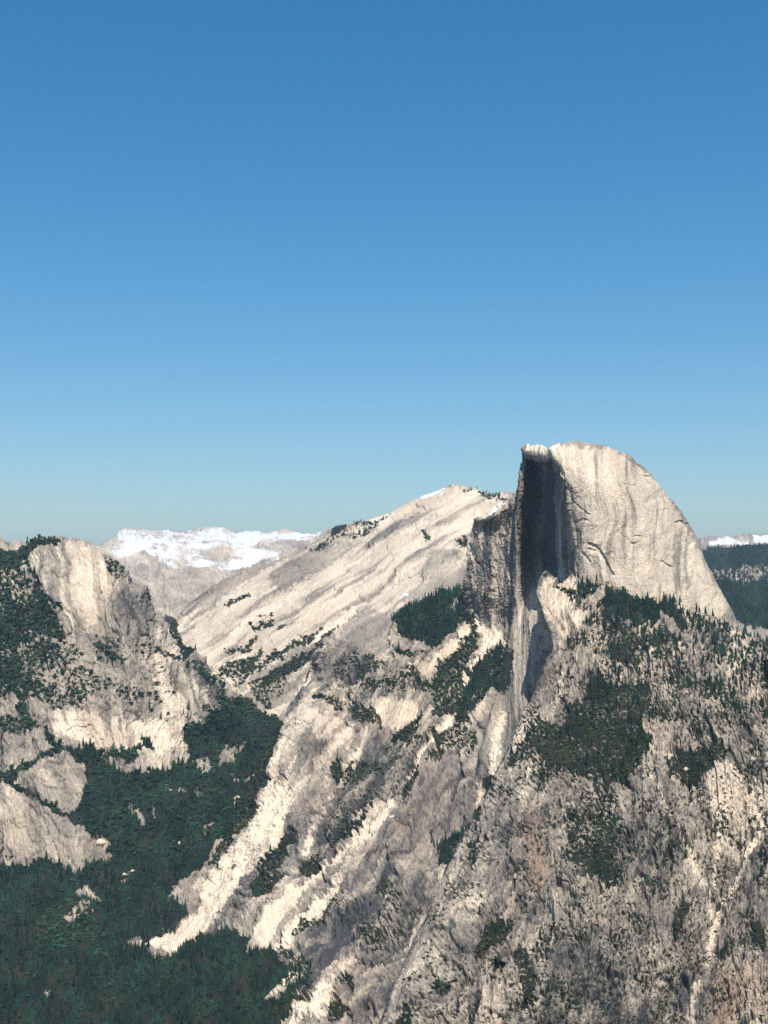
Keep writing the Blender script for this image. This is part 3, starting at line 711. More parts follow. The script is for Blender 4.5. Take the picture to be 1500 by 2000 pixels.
# left mountain with the valley below it
rows = [
 [(-90,1070,7000),(0,1070,6900),(60,1075,6800),(110,1080,6700),(165,1085,6600),(205,1105,6500),(240,1140,6400),(262,1150,6350),(290,1180,6300),(302,1210,6200)],
 [(-90,1046,5500),(0,1048,5450),(60,1057,5400),(110,1059,5350),(165,1060,5300),(205,1078,5250),(238,1110,5200),(260,1126,5200),(285,1148,5250),(297,1195,5400)],
 [(-90,1110,5150),(0,1110,5150),(60,1105,5130),(110,1105,5080),(165,1110,5030),(205,1125,4980),(236,1145,4950),(262,1163,4960),(287,1185,5080),(301,1218,5250)],
 [(-90,1180,4980),(0,1180,4980),(60,1175,4960),(110,1175,4900),(160,1185,4860),(205,1195,4820),(240,1205,4800),(270,1218,4810),(302,1233,4920),(345,1258,5200)],
 [(-90,1260,4800),(0,1260,4800),(60,1255,4770),(110,1250,4740),(160,1255,4720),(210,1265,4690),(255,1275,4680),(302,1285,4730),(345,1290,4880),(408,1292,5200)],
 [(-90,1340,4620),(0,1340,4620),(60,1335,4590),(120,1330,4570),(175,1335,4560),(230,1345,4550),(285,1350,4580),(340,1350,4680),(395,1345,4850),(466,1352,5300)],
 [(-90,1430,4450),(0,1430,4450),(60,1420,4430),(120,1410,4420),(180,1410,4420),(240,1415,4430),(300,1420,4470),(355,1415,4560),(402,1402,4720),(480,1395,5250)],
 [(-90,1530,4250),(0,1520,4250),(60,1510,4250),(120,1500,4250),(180,1495,4270),(240,1490,4290),(300,1485,4330),(360,1470,4450),(412,1455,4650),(500,1440,5100)],
 [(-90,1640,4050),(0,1630,4050),(60,1620,4050),(120,1610,4050),(180,1600,4060),(240,1590,4080),(310,1570,4120),(370,1550,4200),(430,1520,4350),(520,1500,4750)],
 [(-90,1740,3820),(0,1720,3840),(60,1710,3840),(120,1700,3850),(180,1690,3860),(240,1680,3880),(320,1650,3930),(390,1630,3980),(455,1600,4100),(540,1560,4550)],
 [(-90,1840,3480),(0,1830,3500),(60,1820,3520),(120,1810,3560),(180,1800,3620),(250,1790,3680),(330,1765,3740),(400,1740,3800),(470,1700,3900),(560,1650,4200)],
 [(-90,1950,3080),(0,1945,3100),(70,1940,3120),(140,1935,3150),(210,1925,3200),(290,1915,3240),(370,1900,3300),(440,1880,3360),(520,1840,3500),(610,1790,3800)],
 [(-90,2100,2680),(0,2100,2690),(80,2100,2700),(160,2100,2710),(240,2090,2730),(330,2080,2760),(420,2070,2800),(510,2050,2840),(600,2010,2950),(680,1930,3200)],
]
o = build('left_mountain', rows, 0.25, step=1.3, wide=(700, 10, 0, 0), big=9, flute=5, plate=6, fine=2.0, stretch=2.6, tone0=.05, tvar=.70, streak=.35, scale=1.1, b1=(28, 44, 9.0), b2=(9, 13, 3.6), gash=9, lines=.2, line_h=2.0)
tag(o, 'rounded granite mountain with wooded left flank above the valley forest', 'mountain', kind='structure')

# slopes below the cliff
rows = [
 [(585,1340,5600),(640,1275,5400),(690,1290,5300),(740,1300,5200),(775,1235,5200),(830,1195,5100),(890,1175,5000),(950,1170,4900),(1060,1170,4800)],
 [(606,1308,4780),(640,1245,4750),(690,1260,4700),(738,1275,4650),(771,1207,4750),(830,1170,4720),(890,1150,4700),(940,1160,4640),(1060,1160,4500)],
 [(598,1335,4680),(640,1290,4600),(690,1295,4550),(740,1300,4500),(790,1258,4560),(840,1235,4530),(895,1212,4530),(945,1225,4440),(1060,1230,4250)],
 [(571,1372,4520),(620,1350,4400),(680,1345,4350),(740,1340,4300),(790,1320,4350),(845,1305,4360),(900,1290,4330),(955,1280,4270),(1060,1290,4080)],
 [(545,1415,4360),(600,1410,4200),(665,1405,4150),(730,1400,4100),(790,1390,4130),(850,1380,4140),(905,1370,4110),(960,1360,4050),(1060,1360,3870)],
 [(520,1465,4210),(580,1470,4000),(650,1470,3950),(720,1470,3900),(785,1460,3900),(850,1450,3890),(905,1440,3860),(960,1430,3800),(1060,1430,3660)],
 [(495,1525,4060),(560,1540,3850),(635,1540,3750),(705,1540,3700),(775,1540,3650),(845,1530,3600),(905,1520,3560),(960,1510,3500),(1060,1510,3400)],
 [(464,1600,3920),(530,1620,3700),(605,1620,3600),(680,1620,3500),(755,1620,3420),(830,1610,3360),(900,1600,3310),(960,1590,3260),(1060,1590,3160)],
 [(420,1678,3790),(490,1700,3600),(565,1705,3450),(640,1705,3350),(715,1705,3220),(790,1700,3120),(860,1690,3060),(930,1680,3010),(1040,1680,2900)],
 [(340,1757,3670),(430,1780,3480),(510,1790,3300),(590,1795,3150),(665,1795,3010),(740,1795,2910),(820,1790,2820),(900,1780,2760),(1000,1780,2650)],
 [(252,1842,3470),(355,1850,3300),(450,1870,3100),(535,1880,2950),(615,1885,2800),(695,1890,2700),(780,1890,2610),(860,1880,2550),(960,1880,2450)],
 [(215,1905,3350),(330,1930,3100),(420,1950,2900),(500,1960,2750),(580,1975,2640),(660,1985,2520),(745,1990,2430),(830,1985,2360),(930,1980,2280)],
 [(200,2080,2850),(300,2090,2680),(390,2100,2580),(470,2110,2480),(550,2110,2400),(640,2110,2310),(720,2110,2240),(810,2110,2180),(900,2110,2120)],
]
o = build('cliff_slopes', rows, -0.62, step=1.15, big=11, flute=9, plate=6.5, fine=2.0, stretch=5, tone0=-.08, tvar=.95, streak=.42, warp=2.5, b1=(25, 85, 14.0), b2=(7.5, 16, 3.8), gash=17, speck=.4, lines=.26, line_h=1.6)
tag(o, 'steep gullied rock slopes with pale chutes below the great cliff', 'mountainside', kind='structure')

# great dome: sunlit side, sheer face, lower shoulder of the face
B = 110
rows = [
 [(1068,905,4500),(1090,895,4500),(1125,885,4600),(1160,890,4600),(1195,897,4600),(1222,910,4600),(1215,925,4800)],
 [(1075,877,3985),(1090,868,4030),(1125,862,4080),(1160,866,4110),(1195,875,4140),(1229,891,4170),(1222,905,4600)],
 [(1098,932,3910),(1122,925,3880),(1152,922,3880),(1187,922,3900),(1228,925,3960),(1270,927,4110),(1262,945,4600)],
 [(1114,985,3885),(1146,982,3840),(1186,980,3830),(1227,980,3850),(1272,980,3910),(1318,984,4070),(1305,1005,4600)],
 [(1122,1040,3870),(1160,1040,3815),(1206,1040,3800),(1252,1040,3810),(1306,1040,3870),(1357,1042,4040),(1340,1065,4600)],
 [(1125,1100,3855),(1166,1100,3790),(1216,1100,3770),(1268,1100,3780),(1326,1100,3845),(1380,1100,4020),(1360,1125,4600)],
 [(1120,1160,3830),(1166,1160,3770),(1221,1160,3745),(1282,1160,3750),(1347,1160,3810),(1411,1160,4000),(1390,1190,4600)],
 [(1110,1230,3800),(1166,1230,3740),(1226,1230,3715),(1292,1230,3720),(1366,1235,3790),(1448,1234,3990),(1425,1260,4600)],
 [(1100,1330,3760),(1166,1330,3690),(1230,1330,3660),(1300,1330,3670),(1380,1335,3740),(1480,1330,3940),(1460,1350,4600)],
]
rows = [[(r[0][0] - 9, r[0][1] + 2, r[0][2] + 130)] + r for r in rows]
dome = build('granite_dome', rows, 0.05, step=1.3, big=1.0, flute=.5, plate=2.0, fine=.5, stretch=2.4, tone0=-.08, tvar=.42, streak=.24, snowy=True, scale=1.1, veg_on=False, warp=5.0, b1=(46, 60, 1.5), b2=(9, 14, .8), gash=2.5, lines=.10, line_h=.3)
tag(dome, 'towering rounded granite dome split by a sheer dark face', 'mountain', kind='structure')
rows = [
 [(1024,885,4900),(1036,886,4850),(1050,888,4800),(1064,894,4700),(1072,897,4600),(1080,898,4400)],
 [(1019,873,4470),(1030,872,4440),(1046,872,4360),(1060,874,4200),(1069,876,4085),(1077,875,3995)],
 [(1018,879,4400),(1029,884,4340),(1041,892,4230),(1056,896,4100),(1068,899,4010),(1081,903,3945)],
 [(1017,893,4470),(1028,897,4455),(1042,903,4425),(1056,907,4280),(1071,909,4110),(1087,910,3935)],
 [(1008,930,4450),(1019,930,4432),(1035,930,4430),(1056,930,4280),(1078,930,4100),(1099,932,3905)],
 [(1001,985,4440),(1014,985,4424),(1033,985,4425),(1060,985,4270),(1088,985,4090),(1115,985,3885)],
 [(999,1040,4430),(1012,1040,4414),(1031,1040,4415),(1062,1040,4260),(1094,1040,4080),(1123,1040,3868)],
 [(998,1100,4410),(1012,1100,4392),(1030,1100,4392),(1062,1100,4240),(1096,1100,4060),(1126,1100,3852)],
 [(996,1160,4375),(1010,1160,4358),(1029,1160,4358),(1060,1160,4210),(1092,1160,4030),(1121,1160,3828)],
 [(993,1220,4240),(1006,1220,4190),(1022,1220,4165),(1040,1220,4100),(1065,1220,3990),(1111,1220,3800)],
 [(984,1290,4010),(998,1290,3975),(1012,1290,3945),(1030,1290,3915),(1050,1290,3880),(1100,1290,3780)],
 [(968,1360,3810),(984,1360,3785),(1000,1360,3765),(1015,1360,3750),(1035,1360,3725),(1080,1360,3700)],
 [(948,1440,3630),(966,1440,3590),(984,1440,3565),(1000,1440,3545),(1025,1440,3525),(1060,1440,3520)],
 [(925,1540,3520),(945,1540,3460),(965,1540,3420),(985,1540,3400),(1010,1540,3390),(1040,1540,3390)],
]
rows = [[(x, y, 3900 + (D - 3900) * (1.2 if 3 <= n <= 7 and q in (2, 3, 4) else 1) - ((0, 95, 20, 0, 0, 0)[q] if 4 <= n <= 8 else 0) - (30 if 4 <= n <= 8 and q == 0 else 0)) for q, (x, y, D) in enumerate(r)] for n, r in enumerate(rows)]
rows = [[(r[0][0] + 2, r[0][1] + 3, r[0][2] + 260)] + r + [(r[-1][0] + 5, r[-1][1], r[-1][2] + 60)] for r in rows]
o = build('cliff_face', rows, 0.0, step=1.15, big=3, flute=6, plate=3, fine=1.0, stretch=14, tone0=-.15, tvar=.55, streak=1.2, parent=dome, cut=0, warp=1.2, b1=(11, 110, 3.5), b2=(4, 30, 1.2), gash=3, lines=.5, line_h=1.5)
rows = [
 [(935,1035,5300),(945,1030,5250),(960,1028,5200),(975,1020,5100),(990,1005,5050),(1012,990,5000)],
 [(926,1013,4660),(936,1009,4610),(955,1006,4580),(971,999,4555),(986,984,4530),(1010,968,4500)],
 [(921,1040,4640),(935,1038,4590),(955,1038,4560),(972,1035,4535),(988,1030,4510),(1010,1025,4470)],
 [(909,1100,4610),(925,1100,4560),(948,1100,4525),(968,1100,4500),(987,1095,4475),(1010,1090,4440)],
 [(899,1152,4600),(918,1158,4530),(945,1160,4490),(966,1160,4460),(986,1160,4435),(1010,1155,4400)],
 [(903,1200,4610),(922,1212,4560),(945,1215,4510),(966,1215,4460),(986,1215,4420),(1010,1215,4360)],
 [(912,1260,4480),(934,1266,4430),(955,1270,4390),(971,1272,4350),(986,1275,4310),(1008,1280,4240)],
 [(915,1340,4350),(937,1345,4280),(955,1345,4230),(971,1345,4200),(986,1350,4160),(1000,1355,4080)],
]
rows = [[(x, y, D - 45) for x, y, D in r] for r in rows]
o = build('cliff_shoulder', rows, 0.0, step=1.15, big=3, flute=7, plate=4.5, fine=1.8, stretch=7, tone0=-.05, tvar=.8, streak=1.1, parent=dome, cut=0, warp=2.0, b1=(11, 55, 7.0), b2=(4.5, 13, 3.0), gash=7, lines=.35, line_h=1.5)

# right-hand slope with the projecting prow
def c(D): return 3120 + (D - 3120) * .85 if D < 3120 else D
rows = [
 [(1085,1150,4400),(1078,1150,4300),(1112,1165,4400),(1162,1170,4450),(1222,1180,4450),(1292,1195,4400),(1362,1225,4300),(1440,1262,4200),(1510,1290,4000),(1620,1330,3900)],
 [(1086,1130,4050),(1068,1117,3740),(1108,1133,3760),(1160,1138,3790),(1220,1150,3830),(1290,1164,3800),(1360,1192,3720),(1441,1226,3560),(1510,1250,3350),(1620,1300,3200)],
 [(1050,1160,4000),(1053,1152,3640),(1095,1168,3640),(1150,1188,3620),(1215,1200,3640),(1285,1205,3620),(1355,1220,3540),(1435,1246,3400),(1510,1268,3220),(1620,1320,3100)],
 [(1048,1200,3930),(1057,1178,3520),(1092,1197,3530),(1142,1215,3500),(1210,1222,3510),(1280,1225,3490),(1350,1240,3420),(1430,1262,3290),(1510,1287,3130),(1620,1340,3000)],
 [(1045,1250,3860),(1083,1250,3300),(1112,1252,3310),(1156,1260,3320),(1216,1265,3310),(1286,1270,3290),(1356,1285,3220),(1430,1305,3110),(1510,1332,2990),(1620,1380,2880)],
 [(1043,1330,3700),(1060,1322,3160),(1096,1324,3140),(1150,1330,3130),(1216,1335,3120),(1286,1340,3100),(1356,1352,3040),(1430,1370,2950),(1510,1396,2850),(1620,1440,2760)],
 [(1034,1425,3400),(1022,1405,3060),(1070,1410,3000),(1135,1415,2960),(1205,1420,2940),(1280,1425,2920),(1355,1436,2880),(1430,1450,2800),(1510,1470,2720),(1620,1505,2650)],
 [(1000,1515,3180),(985,1490,2930),(1045,1500,2840),(1115,1505,2790),(1195,1510,2760),(1275,1515,2740),(1355,1520,2710),(1430,1530,2660),(1510,1545,2600),(1620,1575,2540)],
 [(950,1612,3000),(935,1590,2780),(1005,1600,2680),(1085,1605,2640),(1170,1610,2610),(1260,1615,2580),(1350,1620,2560),(1430,1625,2530),(1510,1635,2490),(1620,1660,2440)],
 [(893,1708,2820),(880,1690,2620),(960,1700,2530),(1050,1705,2490),(1150,1710,2460),(1250,1715,2440),(1350,1720,2420),(1430,1725,2400),(1510,1735,2370),(1620,1755,2330)],
 [(850,1812,2620),(838,1795,2450),(925,1805,2370),(1025,1810,2340),(1130,1815,2310),(1235,1820,2290),(1340,1825,2270),(1430,1828,2260),(1510,1835,2240),(1620,1850,2210)],
 [(802,1915,2440),(790,1900,2290),(885,1915,2220),(995,1920,2190),(1110,1925,2170),(1225,1928,2160),(1335,1930,2150),(1430,1932,2140),(1510,1935,2120),(1620,1950,2100)],
 [(725,2060,2300),(738,2030,2150),(850,2040,2100),(975,2040,2070),(1095,2040,2055),(1215,2040,2040),(1330,2040,2030),(1430,2040,2020),(1510,2040,2010),(1620,2050,2000)],
 [(690,2160,2150),(700,2140,2000),(830,2140,1960),(965,2140,1940),(1090,2140,1930),(1215,2140,1920),(1330,2140,1915),(1430,2140,1910),(1510,2140,1905),(1620,2150,1900)],
]
back = [0, 0, 10, 50, 150, 190, 170, 130, 100, 70, 40, 20, 0, 0]
rows = [[(x, y, c(D) + (0 if q == 0 else back[n] * max(0, 1 - (q - 1) / 4.5))) for q, (x, y, D) in enumerate(r)] for n, r in enumerate(rows)]
rows = [[r[0], (r[1][0] - .5, r[1][1], r[1][2] + 14)] + r[1:] for r in rows]
o = build('right_slope', rows, -0.02, step=1.15, wide=(0, 0, 800, 60), big=9, flute=8, plate=5.5, fine=1.9, stretch=3.5, tone0=-.10, tvar=.95, streak=.28, warp=3.0, fan=8, b1=(25, 44, 13.0), b2=(7.5, 10, 3.6), gash=12, lines=.12, line_h=.8, speck=.4)
tag(o, 'broad brush-dotted granite slope with a jutting prow below the dome', 'mountainside', kind='structure')


# ------------------------------------------------------------------ trees and brush
def conifer_mesh(name, seed, tiers=6, seg=7, rad=.17, mat=None):
    r = np.random.default_rng(seed)
    v, f = [], []
    for i in range(tiers):
        z0 = .10 + .86 * i / tiers
        z1 = min(1.0, z0 + 1.75 * .9 / tiers)
        ra = rad * (1 - (i / tiers)) ** .85 * (.85 + .3 * r.random()) + .012
        b = len(v); ph = r.random() * 6
        for j in range(seg * 2):
            a = ph + math.pi * j / seg
            q = ra * ((1.15 if j % 2 == 0 else .55) * (.75 + .5 * r.random()))
            v.append((q * math.cos(a), q * math.sin(a), z0 - (.035 if j % 2 == 0 else -.02) + .02 * r.random()))
        v.append((.01 * r.standard_normal(), .01 * r.standard_normal(), z1))
        n = seg * 2
        for j in range(n): f.append((b + j, b + (j + 1) % n, b + n))
    me = bpy.data.meshes.new(name); me.from_pydata(v, [], f); me.materials.append(mat or NEEDLE); me.update()
    return me


def shrub_mesh(name, seed, clumps=9, mat=None, tall=.75):
    r = np.random.default_rng(seed)
    v, f = [], []
    for i in range(clumps):
        a = r.random() * 6.28; q = .36 * math.sqrt(r.random())
        cx, cy = q * math.cos(a), q * math.sin(a); cz = tall * (.25 + .6 * r.random() * (1 - q))
        s = .14 + .12 * r.random()
        b = len(v)
        for (x, y, z) in [(1,0,0),(-1,0,0),(0,1,0),(0,-1,0),(0,0,1),(0,0,-1)]:
            k = s * (.7 + .6 * r.random())
            d = np.array([x, y, z]) + .35 * r.standard_normal(3)
            v.append((cx + k * d[0], cy + k * d[1], cz + k * d[2] * .85))
        for t in [(0,2,4),(2,1,4),(1,3,4),(3,0,4),(2,0,5),(1,2,5),(3,1,5),(0,3,5)]: f.append(tuple(b + q for q in t))
    me = bpy.data.meshes.new(name); me.from_pydata(v, [], f); me.materials.append(mat or LEAF); me.update()
    return me


def trunk_mesh(name):
    v, f = [], []
    for z, q in [(-.06, .022), (.35, .015), (.97, .003)]:
        for j in range(5): v.append((q * math.cos(j * 1.2566), q * math.sin(j * 1.2566), z))
    for k in range(2):
        for j in range(5): f.append((k * 5 + j, k * 5 + (j + 1) % 5, k * 5 + 5 + (j + 1) % 5, k * 5 + 5 + j))
    me = bpy.data.meshes.new(name); me.from_pydata(v, [], f); me.materials.append(BARK); me.update()
    return me


CONES = [conifer_mesh('conifer_crown', 20 + i, rad=.15 + .03 * (i % 3)) for i in range(5)]
SHRUBS = [shrub_mesh('shrub_crown', 40 + i) for i in range(5)]
OAK = green_material('oak_leaves', (.007, .016, .011), (.034, .080, .038))
BROADS = [shrub_mesh('oak_crown', 60 + i, clumps=12, tall=1.0, mat=OAK) for i in range(3)]
TRUNK = trunk_mesh('trunk')
proto = {}
for kind, lst in (('cone', CONES), ('shrub', SHRUBS), ('oak', BROADS)):
    cc = bpy.data.collections.new('source_' + kind)
    for i, me in enumerate(lst):
        cc.objects.link(bpy.data.objects.new(f'source_{kind}_{i}', me))
    proto[kind] = cc


def scatter_nodes(kind):
    ng = bpy.data.node_groups.new('scatter_' + kind, 'GeometryNodeTree')
    ng.interface.new_socket('Geometry', in_out='INPUT', socket_type='NodeSocketGeometry')
    ng.interface.new_socket('Geometry', in_out='OUTPUT', socket_type='NodeSocketGeometry')
    N = ng.nodes.new
    gi, go = N('NodeGroupInput'), N('NodeGroupOutput')
    ip = N('GeometryNodeInstanceOnPoints'); ci = N('GeometryNodeCollectionInfo')
    ci.inputs['Collection'].default_value = proto[kind]
    ci.inputs['Separate Children'].default_value = True
    ci.inputs['Reset Children'].default_value = True
    ip.inputs['Pick Instance'].default_value = True
    sc = N('GeometryNodeInputNamedAttribute'); sc.data_type = 'FLOAT_VECTOR'; sc.inputs['Name'].default_value = 'size'
    ro = N('GeometryNodeInputNamedAttribute'); ro.data_type = 'FLOAT_VECTOR'; ro.inputs['Name'].default_value = 'turn'
    pk = N('GeometryNodeInputNamedAttribute'); pk.data_type = 'INT'; pk.inputs['Name'].default_value = 'pick'
    L = ng.links.new
    L(gi.outputs[0], ip.inputs['Points']); L(ci.outputs[0], ip.inputs['Instance'])
    L(sc.outputs['Attribute'], ip.inputs['Scale']); L(ro.outputs['Attribute'], ip.inputs['Rotation']); L(pk.outputs['Attribute'], ip.inputs['Instance Index'])
    L(ip.outputs[0], go.inputs[0])
    return ng


NG = {k: scatter_nodes(k) for k in proto}


def scatter(name, kind, P, H, Wd, label, cat, sh):
    n = len(P)
    if n == 0: return None
    me = bpy.data.meshes.new(name)
    me.vertices.add(n)
    me.vertices.foreach_set('co', P.reshape(-1).astype(np.float32))
    a = me.attributes.new('size', 'FLOAT_VECTOR', 'POINT'); a.data.foreach_set('vector', np.stack([Wd, Wd, H], -1).reshape(-1).astype(np.float32))
    a = me.attributes.new('turn', 'FLOAT_VECTOR', 'POINT')
    tr = np.zeros((n, 3), np.float32); tr[:, 2] = rng.random(n) * 6.283; tr[:, 0] = .05 * rng.standard_normal(n)
    a.data.foreach_set('vector', tr.reshape(-1))
    a = me.attributes.new('pick', 'INT', 'POINT'); a.data.foreach_set('value', rng.integers(0, len(proto[kind].objects), n).astype(np.int32))
    a = me.attributes.new('shade', 'FLOAT', 'POINT'); a.data.foreach_set('value', sh.astype(np.float32))
    o = bpy.data.objects.new(name, me); col.objects.link(o)
    md = o.modifiers.new('scatter', 'NODES'); md.node_group = NG[kind]
    tag(o, label, cat, kind='stuff')
    return o


pool = []      # conifers near enough to be single trees
bins = {}
for key, S in surfaces.items():
    nm = S['name']
    if nm in ('snow_peaks', 'snow_range'): continue
    px, py, D = S['px'].ravel(), S['py'].ravel(), S['D'].ravel()
    W = S['W'].reshape(-1, 3); N = S['N'].reshape(-1, 3); cov = S['cover'].ravel()
    ax = np.abs(np.cross(np.stack([np.gradient(S['px'], axis=0), np.gradient(S['py'], axis=0)], -1), np.stack([np.gradient(S['px'], axis=1), np.gradient(S['py'], axis=1)], -1))).ravel()
    facing = (N * (CAM - W)).sum(1) > -200
    ok = (cov > .5) & (px > -40) & (px < 1540) & (py < 2040) & facing
    if nm in ('cliff_face', 'cliff_shoulder', 'granite_dome'): ok &= rng.random(len(ok)) < .3
    far = {'forested_plateau': 1.0, 'granite_ridge': .8}.get(nm, 1.0)
    spacing = np.clip((6.6 if nm == 'left_mountain' else 5.6) * 3600 / D, 3.0, 8.0)
    pick = ok & (rng.random(len(ok)) < ax / spacing ** 2 * far)
    con = rng.random(len(ok)) < look(CON, px, py) * .9 + .03
    for kind, m in (('cone', pick & con), ('bush', pick & ~con)):
        i = np.where(m)[0]
        bins.setdefault((nm, kind), []).append((px[i], py[i], D[i], W[i]))

names = {
 'left_mountain': ('valley_forest', 'dense dark conifer forest filling the valley and the left flank', 'valley_brush', 'dense green broadleaf trees and brush on the valley slopes'),
 'cliff_slopes': ('gully_conifers', 'dark conifers standing in the gullies below the great cliff', 'gully_brush', 'green brush filling gullies between the pale chutes'),
 'right_slope': ('slope_conifers', 'small dark conifers scattered on the right-hand slope', 'slope_brush', 'dark green brush patches dotting the right-hand granite slope'),
 'granite_ridge': ('ridge_conifers', 'thin dark lines of conifers on the long pale ridge', 'ridge_brush', 'streaks of green brush in the joints of the pale ridge'),
 'forested_plateau': ('plateau_forest', 'distant blue-green forest on the plateau behind the dome', 'plateau_brush', 'distant undergrowth on the plateau behind the dome'),
}
for (nm, kind), lst in bins.items():
    px, py, D, P = [np.concatenate([l[i] for l in lst]) for i in range(4)]
    n = len(P)
    sh = np.clip(.22 +   .36 * samp(T_FRACT, px * 3, py * 3) + .14 * rng.standard_normal(n) + look(MEADOW, px, py), 0, 1)
    if nm not in names: nm2 = 'cliff_slopes' if nm in ('cliff_shoulder', 'cliff_face') else 'right_slope'
    else: nm2 = nm
    if kind == 'cone':
        H = 27 * (.4 + .9 * rng.random(n)) * np.where(nm == 'granite_ridge', .7, np.clip(D / 4500, .75, 1.3))
        Wd = H * (.75 + .5 * rng.random(n))
        if nm in ('right_slope', 'cliff_slopes'):
            near = ((py < 1262) & (px > 1090) & (px < 1450)) | ((py < 1270) & (px < 925)) | ((nm == 'right_slope') & (py > 1262))
            stand = np.where(px < 930, 1, np.where(py < 1232, 0, 2))
            quota = {0: 120, 1: 95, 2: 85}
            keep = np.ones(n, bool)
            for s_, q in quota.items():
                j = np.where(near & (stand == s_))[0]
                j = j[np.argsort(-H[j] / D[j])][:q]
                for a in j: pool.append((s_, px[a], py[a], P[a], H[a], Wd[a]))
                keep[j] = False
            P, H, Wd, sh = P[keep], H[keep], Wd[keep], sh[keep]
        if nm in names:
            scatter(names[nm][0], 'cone', P, H, Wd, names[nm][1], 'forest', sh)
    else:
        Wd = 9.5 * (.55 + .8 * rng.random(n) ** 1.5) * np.clip(D / 3300, .8, 2.0)
        H = Wd * (.6 + .4 * rng.random(n))
        if nm == 'left_mountain': Wd *= 1.15; H *= 1.3
        if nm in names:
            scatter(names[nm][2], 'oak' if nm == 'left_mountain' else 'shrub', P - np.array([0, 0, .8]), H, Wd, names[nm][3], 'brush', sh)

# single trees: every one its own object, crowns and trunks shared
stands = {0: ('conifers on the ledge', 'tall dark conifer in the stand on the ledge at the dome foot'),
          1: ('conifers on the left spur', 'dark conifer on the steep spur left of the cliff foot'),
          2: ('conifers on the open slope', 'small conifer growing on the open brush-dotted slope below the ledge')}
for s_, x, y, P, H, Wd in pool:
    t = bpy.data.objects.new('conifer_tree', None)
    t.location = P; t.scale = (Wd, Wd, H); t.rotation_euler = (0, 0, rng.random() * 6.28)
    t.empty_display_size = 1
    col.objects.link(t)
    tag(t, stands[s_][1], 'tree', stands[s_][0])
    me = CONES[int(rng.integers(0, 5))]
    for nm_, m_ in (('trunk', TRUNK), ('crown', me)):
        o = bpy.data.objects.new(nm_, m_); o.parent = t; col.objects.link(o)

# dead trees and pale boulders, each one by itself
def spot(name, x, y):
    best = None
    for key, S in surfaces.items():
        if S['name'] != name: continue
        d = (S['px'] - x) ** 2 + (S['py'] - y) ** 2
        j = np.unravel_index(np.argmin(d), d.shape)
        best = (S['W'][j], S['D'][j])
    return best


DEAD = conifer_mesh('dead_crown', 91, rad=.15, mat=BROWN)
for i, (x, y, h, lb) in enumerate([(1172, 1203, 26, 'rust-brown dead conifer at the left end of the ledge stand'),
                                   (1226, 1206, 27, 'rust-brown dead conifer in the middle of the ledge stand'),
                                   (1058, 1488, 22, 'orange-brown dead conifer at the lower left edge of the big brush patch')]):
    P, D = spot('right_slope', x, y)
    t = bpy.data.objects.new('dead_conifer', None); t.location = P; t.scale = (h * .9, h * .9, h); col.objects.link(t)
    tag(t, lb, 'tree', 'dead conifers')
    for nm_, m_ in (('trunk', TRUNK), ('crown', DEAD)):
        o = bpy.data.objects.new(nm_, m_); o.parent = t; col.objects.link(o)
rockm = bpy.data.materials.new('pale_boulder'); rockm.use_nodes = True
rb = rockm.node_tree.nodes['Principled BSDF']; rb.inputs['Roughness'].default_value = .9
rn = rockm.node_tree.nodes.new('ShaderNodeTexNoise'); rn.inputs['Scale'].default_value = 3
rr = rockm.node_tree.nodes.new('ShaderNodeValToRGB'); rr.color_ramp.elements[0].color = (.36, .31, .25, 1); rr.color_ramp.elements[1].color = (.66, .58, .48, 1)
rockm.node_tree.links.new(rn.outputs[0], rr.inputs[0]); rockm.node_tree.links.new(rr.outputs[0], rb.inputs['Base Color'])
import bmesh
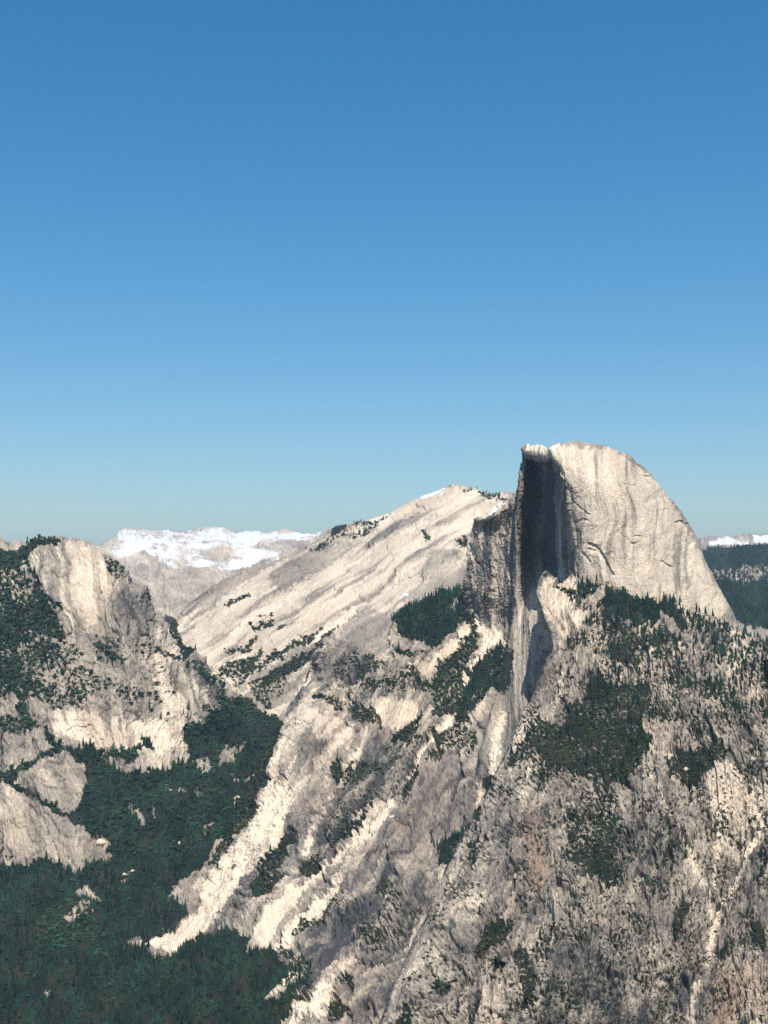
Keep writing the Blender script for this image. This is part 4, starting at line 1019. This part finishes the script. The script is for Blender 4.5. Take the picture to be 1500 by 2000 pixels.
for i, (sf, x, y, r, lb) in enumerate([
    ('left_mountain', 195, 1640, 10, 'pale rounded boulder at the forest edge beside the lowest left slab'),
    ('left_mountain', 467, 1556, 5, 'small white boulder in the forest close to the cliff edge'),
    ('left_mountain', 352, 1648, 4, 'small pale boulder alone in the middle of the valley forest'),
    ('left_mountain', 258, 1702, 4, 'white boulder at the upper end of the thin valley track'),
    ('left_mountain', 244, 1713, 5, 'flat pale boulder just below the white one in the valley'),
    ('left_mountain', 89, 1931, 5, 'lone pale boulder among dark trees at the lower left'),
    ('right_slope', 1470, 1478, 6, 'white angular boulder on the streaked slab at the right'),
    ('right_slope', 1340, 1500, 5, 'grey boulder at the lower edge of the round brush patch'),
]):
    P, D = spot(sf, x, y)
    bm = bmesh.new(); bmesh.ops.create_icosphere(bm, subdivisions=2, radius=1)
    q = np.random.default_rng(200 + i)
    ax = q.standard_normal((7, 3)); ax /= np.linalg.norm(ax, axis=1, keepdims=True); cut_ = .55 + .35 * q.random(7)
    for v in bm.verts:
        d = np.array(v.co)
        f_ = min([1.0] + [float(k_ / max(1e-6, d @ a_)) for a_, k_ in zip(ax, cut_) if d @ a_ > k_])
        v.co = v.co * f_
    me = bpy.data.meshes.new('boulder'); bm.to_mesh(me); bm.free(); me.materials.append(rockm)
    o = bpy.data.objects.new('boulder', me); R_ = r * D / FOC
    o.location = P + np.array([0, 0, R_ * .35]); o.scale = (R_ * 1.1, R_, R_ * .85); col.objects.link(o)
    tag(o, lb, 'boulder', 'boulders')

# ------------------------------------------------------------------ air
hm = bpy.data.meshes.new('haze')
x0, x1, y0, y1, z0, z1 = -45000, 45000, -45000, 45000, -14, 2900
hm.from_pydata([(x0,y0,z0),(x1,y0,z0),(x1,y1,z0),(x0,y1,z0),(x0,y0,z1),(x1,y0,z1),(x1,y1,z1),(x0,y1,z1)], [],
               [(0,3,2,1),(4,5,6,7),(0,1,5,4),(1,2,6,5),(2,3,7,6),(3,0,4,7)])
hmat = bpy.data.materials.new('haze_air'); hmat.use_nodes = True
hn = hmat.node_tree
hn.nodes.remove(hn.nodes['Principled BSDF'])
pv = hn.nodes.new('ShaderNodeVolumePrincipled')
pv.inputs['Color'].default_value = (.46, .73, 1.0, 1)
pv.inputs['Density'].default_value = 1.2e-5
pv.inputs['Anisotropy'].default_value = 0.0
hn.links.new(pv.outputs[0], hn.nodes['Material Output'].inputs['Volume'])
hm.materials.append(hmat)
haze = bpy.data.objects.new('haze', hm); col.objects.link(haze)
tag(haze, 'thin blue haze filling the air over the valley', 'haze', kind='stuff')
print('TRIS', sum(len(o.data.polygons) * 2 for o in scene.objects if o.type == 'MESH' and len(o.data.polygons) > 1000), 'POOL', len(pool), [(k, sum(len(l[0]) for l in v)) for k, v in bins.items()])
